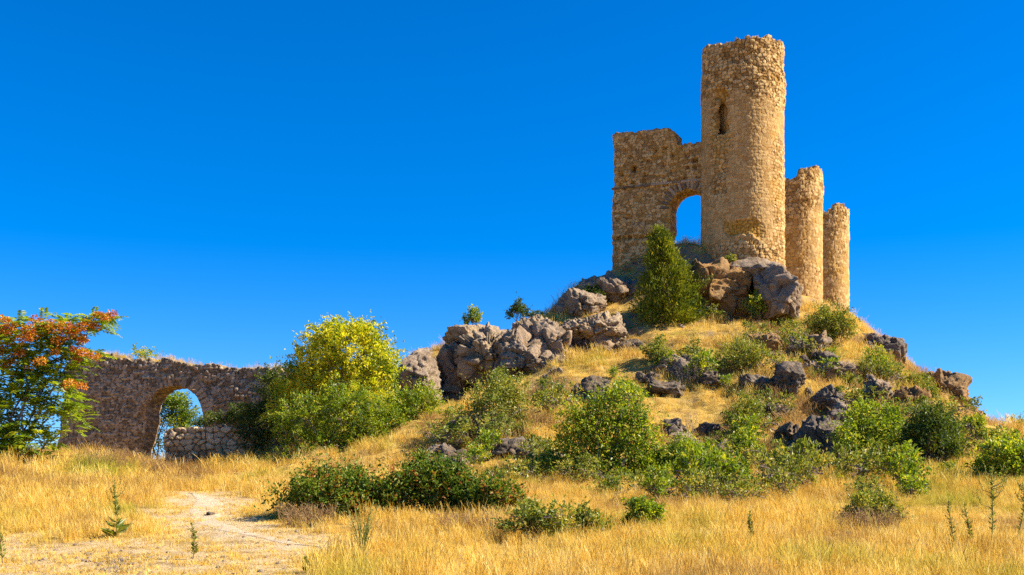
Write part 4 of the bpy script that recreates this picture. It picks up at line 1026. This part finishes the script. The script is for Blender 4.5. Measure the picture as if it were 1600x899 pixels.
for nm, lab, a, b, c, d, n, lf, mt, k, sd in SH:
    g = np.random.default_rng(sd)
    D = {219: 61.0, 218: 64.6, 241: 60.5, 242: 62.5, 243: 62.5, 244: 63.4, 212: 52., 220: 60.0}.get(sd) or hit((a + c) / 2, d - 6) * (.93 if nm == 'bramble' else 1)
    lob = lobes_px(0, 0, D + .18 * (c - a) / F * D, auto_lobes(a, b, c, d, D, g, k + 3), .8)
    if sd == 201: lob = lobes_px(0, 0, D + 1.2, [(912, 676, 36, 30), (962, 648, 28, 30), (998, 690, 28, 34), (950, 706, 44, 34), (898, 650, 20, 16), (905, 735, 32, 22), (1005, 735, 28, 22), (958, 742, 40, 20), (884, 700, 14, 18), (930, 634, 14, 14), (1000, 648, 14, 14), (1040, 742, 22, 16), (862, 740, 18, 16), (980, 616, 12, 14)], .8)
    by = D + .18 * (c - a) / F * D
    woody(nm, lab, {'bramble': 'bramble', 'seedling': 'sapling'}.get(nm, 'shrub'), P((a + c) / 2, d, by), lob, n, lf, mt, 'bark_brown' if 'bramble' in mt or 'dark' in mt else 'bark_grey', sd,
          group={'bramble': 'brambles at the hill foot', 'seedling': 'saplings on the skyline'}.get(nm, 'shrubs on the hillside'), per=30, clump=.055 * (c - a + d - b) / 2 / F * D * 2, shell=.42, nbr=20, r0=.022 if n < 6000 else .035,
          bare_twigs=110 if sd == 213 else (70 if n > 6000 else 34), parts=('leaves', 'branches'), spread=.15)

# ------------------------------------------------------------------ weeds
def spire(label, px, py0, py1, seed, kind):
    g = np.random.default_rng(seed); D = hit(px, py1); base = P(px, py1, D); base[2] = ground_z(base[0], base[1])
    H = (py1 - py0) / F * D
    names = {'mullein': 'mullein', 'stalk': 'dry_stalk', 'broom': 'broom_weed'}
    o = thing(names[kind], label, 'weed', base, 'tall weeds in the meadow')
    tb = Tubes(); C, Dd, L = [], [], []
    lean = g.normal(size=2) * .11
    ax = lambda t: np.array([lean[0] * t * H + .02 * sin(5 * t), lean[1] * t * H, H * t])
    tb.add([ax(t) for t in np.linspace(-.02, 1, 12)], np.linspace(.014, .005, 12) * (1.0 if kind != 'broom' else .6), 5)
    if kind == 'mullein':
        for i in range(20 if px < 900 else 14):
            t = .01 + .26 * g.random() ** 1.6; a = g.uniform(0, 2 * pi)
            C.append(ax(t)); Dd.append([cos(a), sin(a), .45 + 1.2 * t]); L.append(((.40 if px < 900 else .2) - .7 * t) * g.uniform(.7, 1.2))
        for i in range(26):
            t = .2 + .5 * g.random(); a = g.uniform(0, 2 * pi); C.append(ax(t)); Dd.append([cos(a), sin(a), .9]); L.append(.11)
        for i in range(110):
            t = .42 + .58 * g.random(); a = g.uniform(0, 2 * pi); C.append(ax(t)); Dd.append([cos(a), sin(a), .7]); L.append(.06)
        nbr = 7 if px < 900 else 16
        for i in range(nbr):
            t = g.uniform(.5, .88); a = g.uniform(0, 2 * pi); r = g.uniform(.06, .2) * H
            e = ax(t) + np.array([cos(a) * r, sin(a) * r, r * 1.1])
            pts = [ax(t), ax(t) + np.array([cos(a) * r * .7, sin(a) * r * .7, r * .25]), e]; tb.add(pts, [.007, .006, .003], 4)
            for s in np.linspace(.2, 1, 9):
                C.append(pts[1] + (e - pts[1]) * s); Dd.append(g.normal(size=3)); L.append(.045)
    elif kind == 'stalk':
        for i in range(90):
            t = .12 + .88 * g.random(); a = g.uniform(0, 2 * pi); C.append(ax(t)); Dd.append([cos(a), sin(a), .8]); L.append(.05 + .05 * (1 - t))
        for i in range(8):
            t = g.uniform(.35, .8); a = g.uniform(0, 2 * pi); r = g.uniform(.08, .16) * H; e = ax(t) + np.array([cos(a) * r, sin(a) * r, r * 1.3]); tb.add([ax(t), (ax(t) + e) / 2, e], [.005, .004, .002], 4)
            for s in np.linspace(.3, 1, 6): C.append(ax(t) + (e - ax(t)) * s); Dd.append(g.normal(size=3)); L.append(.05)
    else:
        for i in range(26):
            a = g.uniform(0, 2 * pi); r = g.uniform(.08, .3) * H; h = H * g.uniform(.5, 1.0); e = np.array([cos(a) * r, sin(a) * r, h])
            pts = np.array([[0, 0, 0], e * [.4, .4, .55], e]); tb.add(pts, [.006, .005, .002], 4)
            for s in np.linspace(.25, 1, 14): C.append(e * [s ** 1.4, s ** 1.4, s]); Dd.append(unit(e) + g.normal(size=3) * .6); L.append(.06 * (1.2 - .5 * s))
    C, Dd, L = np.array(C), np.array(Dd, float), np.array(L); n = len(C)
    leaf_mesh('leaves', C, Dd, rand_dirs(n, g, .6), L, L * (.32 if kind == 'mullein' else .35), M['weed_leaf'], o, np.clip(.5 + .2 * g.normal(size=n), 0, 1))
    tb.build('stem', M['twig_dry' if kind == 'stalk' else 'weed_stem'], o)
M['weed_stem'] = mat_bark('weed_stem', (.16, .17, .04), (.34, .30, .09))
for a in [('tall mullein with a leafy rosette in the grass left of the path', 182, 752, 840, 301, 'mullein'),
          ('tall candelabra mullein with many side spikes, tallest in the right corner', 1548, 728, 862, 302, 'mullein'),
          ('slim green stalk left of the candelabra mullein', 1489, 782, 866, 303, 'stalk'),
          ('thin faint stalk between the slim stalk and the candelabra mullein', 1516, 786, 856, 304, 'stalk'),
          ('tall dry mullein at the right edge of the meadow', 1586, 744, 852, 305, 'mullein'),
          ('yellow green broom weed on the bare ground below the brambles', 566, 782, 878, 306, 'broom'),
          ('small weed standing on the trodden ground left of the path', 302, 818, 874, 307, 'stalk'),
          ('short pale dead stalk at the bottom edge', 476, 872, 897, 308, 'stalk'),
          ('leafy weed cut off by the left edge of the photo', 4, 812, 884, 309, 'stalk'),
          ('thin greenish stalk in the grass below the small green shrub', 1171, 800, 852, 310, 'stalk'),
          ('young weed with green leaves on the crest of the ruined wall', 222, 540, 562, 311, 'broom'),
          ]:
    if a[4] != 311: spire(*a)
woody('seedling', 'green weed growing on the crest of the ruined wall above the arch', 'weed', P(224, 560, 58.9),
      lobes_px(0, 0, 58.9, [(218, 552, 12, 9, 1), (232, 555, 14, 6, 1)], .8), 420, .13, 'leaf_sumac', 'bark_grey', 311, per=16, clump=.2, shell=.2, nbr=10, r0=.015, parts=('leaves', 'stems'))

# dry twiggy scrub
def scrub(label, px0, py0, px1, py1, seed, n, name='dry_scrub', mat='twig_dry'):
    g = np.random.default_rng(seed); D = hit((px0 + px1) / 2, py1 - 3); base = P((px0 + px1) / 2, py1, D); base[2] = ground_z(base[0], base[1])
    W = (px1 - px0) / F * D; H = (py1 - py0) / F * D
    tb = Tubes()
    for k in range(n):
        a = np.array([g.uniform(-.4, .4) * W, g.uniform(-.3, .3) * W, -.03]); th = g.uniform(0, 2 * pi)
        h = H * g.uniform(.4, 1); e = a + np.array([cos(th) * .35 * h + a[0] * .3, sin(th) * .35 * h, h])
        limb(tb, a, e, .007, .003, g, .2, 6, 3)
        for q in range(3):
            t = g.uniform(.4, .9); s = a + (e - a) * t; limb(tb, s, s + g.normal(size=3) * .16 * H + np.array([0, 0, .1 * H]), .004, .002, g, .2, 4, 3)
    o = tb.build(name, M[mat], None); o.location = base
    tag(o, label, 'scrub', 'dry scrub in the grass')
scrub('tangle of dry thistle stems filling the foot of the arch opening', 220, 706, 262, 748, 401, 90)
scrub('brown dry scrub in front of the low drystone wall', 265, 742, 312, 768, 402, 70)
scrub('dry brown scrub under the lone round shrub in the right meadow', 1315, 792, 1400, 838, 403, 150)
scrub('dry scrub at the lower left edge of the nearest bramble clump', 440, 786, 520, 826, 404, 130)
scrub('dry scrub below the right end of the bramble thicket', 690, 796, 770, 836, 405, 120)
scrub('bent grey twigs beside the round dark boulder', 1056, 560, 1106, 606, 406, 60, 'dry_scrub', 'bark_grey')
scrub('dry scrub on the grassy mound before the ruined wall', 120, 700, 196, 742, 407, 140)
scrub('leafless grey twigs above the half buried grey boulder', 1058, 645, 1088, 680, 408, 26, 'dry_scrub', 'bark_grey')
scrub('dry grey twigs on the slope right of the pale green cliff shrub', 740, 640, 800, 690, 409, 110, 'dry_scrub', 'bark_grey')

# small scrubby tufts and stones that nothing tells apart, copied from a few built ones
g = np.random.default_rng(66)
def shrubling(sd, mt, W, H, n):
    gg = np.random.default_rng(sd); lob = [(np.array([gg.normal() * W * .25, gg.normal() * W * .25, H * gg.uniform(.3, .7)]) + np.array([0, 30., 400.]), (W * gg.uniform(.15, .3), W * .25, H * gg.uniform(.2, .35)), 1) for k in range(5)]
    return woody('scrub_tuft', 'small olive scrub tuft growing in the golden grass of the slope', 'scrub', np.array([0, 30., 400.]), lob, n, .10, mt, 'bark_grey', sd, 'small scrub tufts of the slope', 18, .12, .2, nbr=14, r0=.012, parts=('leaves', 'branches'), spread=.12, bare_twigs=26)
protos = [shrubling(601, 'leaf_olive', 1.1, .8, 520), shrubling(602, 'leaf_green', .9, .9, 460), shrubling(603, 'leaf_olive', 1.4, .7, 380)]
spots = []
while len(spots) < 84:
    px, py = g.uniform(640, 1560), g.uniform(520, 790)
    top = np.interp(px, [640, 760, 900, 1000, 1200, 1300, 1420, 1560], [680, 640, 580, 575, 520, 540, 590, 690])
    if py < top + 8 or 1240 < px < 1350 and 650 < py < 735 or 866 < px < 1120 and py > 600 or px < 830 and py > 690: continue
    spots.append((px, py))
for k in range(30): spots.append((g.uniform(790, 1310), g.uniform(752, 792)))
for k in range(10): spots.append((g.uniform(690, 860), g.uniform(690, 752)))
for k, (px, py) in enumerate(spots):
    p = protos[k % 3]
    if k < 3: r = p; kids = []
    else:
        r = p.copy(); COL.objects.link(r)
        for ch in list(p.children):
            c_ = ch.copy(); COL.objects.link(c_); c_.parent = r
    D = hit(px, py); x = xat(px, D)
    r.location = (x, D, ground_z(x, D) - .05); r.rotation_euler = (0, 0, g.uniform(0, 6.28)); sc_ = g.uniform(.6, 1.7); r.scale = (sc_, sc_, sc_ * g.uniform(.75, 1.2))
def stonelet(sd, mt):
    o = rock('loose_stone', 'small dark stone poking out of the grass on the slope', 780, 440, 820, 470, 30., .6, sd, mt, 2.4, .25, 1.0, .5, 4, group='small stones on the slope')
    return o
sp = [stonelet(701, 'rock_dark'), stonelet(702, 'rock_grey'), stonelet(703, 'rock_dark')]
for k in range(48):
    while True:
        px, py = g.uniform(660, 1550), g.uniform(540, 740)
        top = np.interp(px, [640, 760, 900, 1000, 1200, 1300, 1420, 1560], [680, 640, 580, 575, 530, 545, 600, 700])
        if py > top + 6 and not (866 < px < 1030 and py > 600): break
    r = sp[k] if k < 3 else sp[k % 3].copy()
    if k >= 3: COL.objects.link(r)
    D = hit(px, py); x = xat(px, D); sc_ = g.uniform(.5, 2.1)
    r.location = (x, D, ground_z(x, D) + .05 * sc_); r.rotation_euler = (g.normal() * .3, g.normal() * .3, g.uniform(0, 6.28)); r.scale = (sc_ * g.uniform(.8, 1.5), sc_, sc_ * g.uniform(.7, 1.2))

# ------------------------------------------------------------------ grass
SRC = bpy.data.collections.new('grass_tufts')                           # not linked to the scene: only a source of shapes
def tuft(nm, seed, nb, h0, h1, rad, arch, wid, head):
    g = np.random.default_rng(seed); V, Q, B = [], [], []; n = 0
    for k in range(nb):
        a = g.uniform(0, 2 * pi); r = rad * math.sqrt(g.random()); b = np.array([cos(a) * r, sin(a) * r, -.03]); h = g.uniform(h0, h1)
        th = g.uniform(0, 2 * pi); o = np.array([cos(th), sin(th), 0]) * h * arch * g.uniform(.2, 1.3)
        s = np.array([-sin(th + g.normal() * .6), cos(th + g.normal() * .6), 0])
        ts = (0, .45, .8, 1.0); bl = g.random()
        for t in ts:
            c = b + o * t ** 2.2 + np.array([0, 0, h * (t - .12 * arch * t * t)])
            w = wid * (1 - .75 * t) * (1 if not head or t < .75 else 2.4)
            V += [c - s * w / 2, c + s * w / 2]; B += [bl, bl]
        for i in range(3): Q.append([n + 2 * i, n + 2 * i + 1, n + 2 * i + 3, n + 2 * i + 2])
        n += 8
    me = mesh_np(nm, np.array(V), np.array(Q), M['grass'], None, vattr={'blade': B}, smooth=False)
    COL.objects.unlink(me); SRC.objects.link(me)
for k in range(3): tuft('tuft_a%d' % k, 500 + k, 34, .16, .42, .20, .55, .011, False)
for k in range(3): tuft('tuft_b%d' % k, 510 + k, 22, .30, .62, .16, .35, .009, True)
for k in range(2): tuft('tuft_c%d' % k, 520 + k, 40, .05, .14, .20, .9, .012, False)
NT = 8
def grass_tree():
    t = bpy.data.node_groups.new('scatter_grass', 'GeometryNodeTree')
    t.interface.new_socket('Geometry', in_out='INPUT', socket_type='NodeSocketGeometry'); t.interface.new_socket('Geometry', in_out='OUTPUT', socket_type='NodeSocketGeometry')
    N = t.nodes.new; L = t.links.new
    i, o = N('NodeGroupInput'), N('NodeGroupOutput')
    ci = N('GeometryNodeCollectionInfo'); ci.inputs['Collection'].default_value = SRC; ci.inputs['Separate Children'].default_value = True; ci.inputs['Reset Children'].default_value = True
    ip = N('GeometryNodeInstanceOnPoints'); ip.inputs['Pick Instance'].default_value = True
    def na(nm, ty):
        n = N('GeometryNodeInputNamedAttribute'); n.data_type = ty; n.inputs[0].default_value = nm; return n.outputs[0]
    L(i.outputs[0], ip.inputs['Points']); L(ci.outputs[0], ip.inputs['Instance'])
    L(na('pick', 'INT'), ip.inputs['Instance Index'])
    er = N('FunctionNodeEulerToRotation'); L(na('rot', 'FLOAT_VECTOR'), er.inputs[0]); L(er.outputs[0], ip.inputs['Rotation'])
    L(na('size', 'FLOAT_VECTOR'), ip.inputs['Scale'])
    L(ip.outputs[0], o.inputs[0])
    return t
GT = grass_tree()
def scatter(name, label, pts, size, tint, pick, g):
    ok = np.ones(len(pts), bool)
    for fx, fy, fr in FEET:
        ok &= np.hypot(pts[:, 0] - fx, pts[:, 1] - fy) > fr * (.7 + .5 * g.random(len(pts)))
    pts, size, tint, pick = pts[ok], size[ok], tint[ok], pick[ok]
    n = len(pts); me = bpy.data.meshes.new(name); me.vertices.add(n); me.vertices.foreach_set('co', pts.astype(np.float32).ravel())
    rot = np.stack([g.normal(size=n) * .12, g.normal(size=n) * .12, g.uniform(0, 2 * pi, n)], 1)
    a = me.attributes.new('rot', 'FLOAT_VECTOR', 'POINT'); a.data.foreach_set('vector', rot.astype(np.float32).ravel())
    a = me.attributes.new('size', 'FLOAT_VECTOR', 'POINT'); a.data.foreach_set('vector', size.astype(np.float32).ravel())
    a = me.attributes.new('tint', 'FLOAT', 'POINT'); a.data.foreach_set('value', tint.astype(np.float32))
    a = me.attributes.new('pick', 'INT', 'POINT'); a.data.foreach_set('value', pick.astype(np.int32))
    me.update(); o = bpy.data.objects.new(name, me); COL.objects.link(o)
    md = o.modifiers.new('scatter', 'NODES'); md.node_group = GT
    return tag(o, label, None, None, 'stuff')
g = np.random.default_rng(77)
def sample(d0, d1, dens, half=.58, power=1.0):
    area = half * (d1 ** 2 - d0 ** 2); n = int(area * dens)
    y = np.sqrt(g.uniform(d0 ** 2, d1 ** 2, n)); x = g.uniform(-half, half, n) * y
    return x, y
def field(x, y, s, seed): return fbm(np.stack([x, y, np.zeros(len(x))], 1) * s, 3, seed)
# meadow
x, y = sample(14, 37, 60, .72)
b = bareness(x, y); dn = field(x, y, .45, 80) * 1.1 + .75 + .5 * field(x, y, 1.6, 79)
keep = g.random(len(x)) < np.clip(dn, .25, 1) * (1 - .86 * b)
x, y, b = x[keep], y[keep], b[keep]; z = height(x, y)
pxs = 800 + F * x / y
tall = np.clip(.5 + field(x, y, .18, 81) + .3 * sstep(700, 1200, pxs), 0, 1)
pick = np.where(g.random(len(x)) < .20 + .35 * tall, 3 + g.integers(0, 3, len(x)), g.integers(0, 3, len(x)))
short = (b > .12 + .55 * g.random(len(x))) | (path_dist(x, y) < .75)
pick = np.where(short, 6 + g.integers(0, 2, len(x)), pick)
s = (.40 + .42 * tall) * g.uniform(.7, 1.3, len(x)); s = s * (1 - .5 * b); s = np.where(short, g.uniform(.5, 1.0, len(x)), s)
tint = .5 + .5 * field(x, y, .34, 82) + .22 * field(x, y, 1.4, 83); tint = np.where(short, .48 + .1 * field(x, y, .6, 84), tint)
pd = path_dist(x, y); ok = pd > .12 + .4 * field(x, y, 1.3, 99)
scatter('dry_grass', 'golden dry grass of the meadow', np.stack([x, y, z], 1)[ok], np.stack([s, s, s * g.uniform(.8, 1.2, len(s))], 1)[ok], tint[ok], pick[ok], g)
# slope
x, y = sample(37, 69, 13, .68)
z = height(x, y)
e = .25; gr_ = np.hypot((height(x + e, y) - z) / e, (height(x, y + e) - z) / e)
dn = .55 + 1.1 * field(x, y, .38, 85)
keep = (g.random(len(x)) < np.clip(dn, .12, 1) * sstep(1.5, .8, gr_)) & ((pxs := 800 + F * x / y) > -300)
wallband = (np.abs(x - (RA[0] + RB[0]) / 2) < RL / 2) & (y > 56.5)
keep &= ~wallband
x, y, z = x[keep], y[keep], z[keep]
tall = np.clip(.5 + field(x, y, .25, 86), 0, 1)
pick = np.where(g.random(len(x)) < .42, 3 + g.integers(0, 3, len(x)), g.integers(0, 3, len(x)))
s = (.5 + .75 * tall) * g.uniform(.7, 1.3, len(x)); tint = .38 + .85 * field(x, y, .33, 87) + .4 * field(x, y, 1.2, 88); tint = np.where(y > 61, np.minimum(tint, .55), tint)
scatter('hillside_grass', 'dry golden grass on the slope', np.stack([x, y, z], 1), np.stack([s * 1.25, s * 1.25, s], 1), tint, pick, g)
# crest of the ruined wall, and the cliff tops
n = 420; uu = g.uniform(.3, RL - 4.2, n); off = -g.uniform(.1, 1.15, n)
xy = RA + RDr * uu[:, None] + np.array([RDr[1], -RDr[0]]) * off[:, None]
zz = np.interp(uu, RTU, RTZ) - .12
m = g.random(n) < .35 + .9 * (field(uu, uu * 0, .5, 90) > .0)
s = g.uniform(.4, .9, n)
scatter('wall_top_grass', 'dry grass on the crest of the ruined wall', np.column_stack([xy, zz])[m], np.stack([s, s, s], 1)[m], (.45 + .25 * g.normal(size=n) * .5)[m], g.integers(0, 6, n)[m], g)

# ------------------------------------------------------------------ light, sky, camera
EL, AZ = 39.0, 92.0                                                     # sun height; azimuth from +Y towards +X
W = bpy.data.worlds.new('World'); SC.world = W; W.use_nodes = True
nt = W.node_tree; nt.nodes.clear()
sky = nt.nodes.new('ShaderNodeTexSky'); sky.sky_type = 'NISHITA'; sky.sun_disc = False
sky.sun_elevation = radians(EL); sky.sun_rotation = radians(AZ); sky.air_density = 1.0; sky.dust_density = 0; sky.ozone_density = 4.0; sky.altitude = 2500
tc = nt.nodes.new('ShaderNodeTexCoord'); mp = nd(nt, 'ShaderNodeMapping'); mp.vector_type = 'POINT'
mp.inputs['Scale'].default_value = (1, 1, .85); mp.inputs['Location'].default_value = (0, 0, .06)
vn = nd(nt, 'ShaderNodeVectorMath', operation='NORMALIZE')
nt.links.new(tc.outputs['Generated'], mp.inputs[0]); nt.links.new(mp.outputs[0], vn.inputs[0]); nt.links.new(vn.outputs[0], sky.inputs[0])
hs = nd(nt, 'ShaderNodeHueSaturation', _Hue=.508, _Saturation=1.42, _Value=.83)
bg = nd(nt, 'ShaderNodeBackground', _Strength=.09); ow = nt.nodes.new('ShaderNodeOutputWorld')
nt.links.new(sky.outputs[0], hs.inputs['Color']); nt.links.new(hs.outputs[0], bg.inputs[0]); nt.links.new(bg.outputs[0], ow.inputs[0])
sl = bpy.data.lights.new('sun', 'SUN'); sl.energy = 4.2; sl.angle = radians(.5); sl.color = (1, .90, .74)
so = bpy.data.objects.new('sun', sl); COL.objects.link(so)
from mathutils import Vector
sv = Vector((cos(radians(EL)) * sin(radians(AZ)), cos(radians(EL)) * cos(radians(AZ)), sin(radians(EL))))
so.rotation_euler = sv.to_track_quat('Z', 'Y').to_euler(); so.location = (60, 30, 60)
cam = bpy.data.cameras.new('camera'); cam.sensor_width = 36; cam.lens = 36 * F / 1600; cam.shift_y = (HOR - 449.5) / 1600; cam.clip_end = 8000; cam.clip_start = .1
co = bpy.data.objects.new('camera', cam); COL.objects.link(co); co.location = (0, 0, CZ); co.rotation_euler = (radians(90), 0, 0); SC.camera = co
SC.view_settings.view_transform = 'Standard'; SC.view_settings.look = 'None'; SC.view_settings.exposure = 1.53; SC.view_settings.gamma = 1
SC.render.engine = 'CYCLES'
c = SC.cycles; c.max_bounces = 6; c.diffuse_bounces = 5; c.glossy_bounces = 2; c.transmission_bounces = 4; c.transparent_max_bounces = 4; c.caustics_reflective = False; c.caustics_refractive = False
c.use_denoising = False
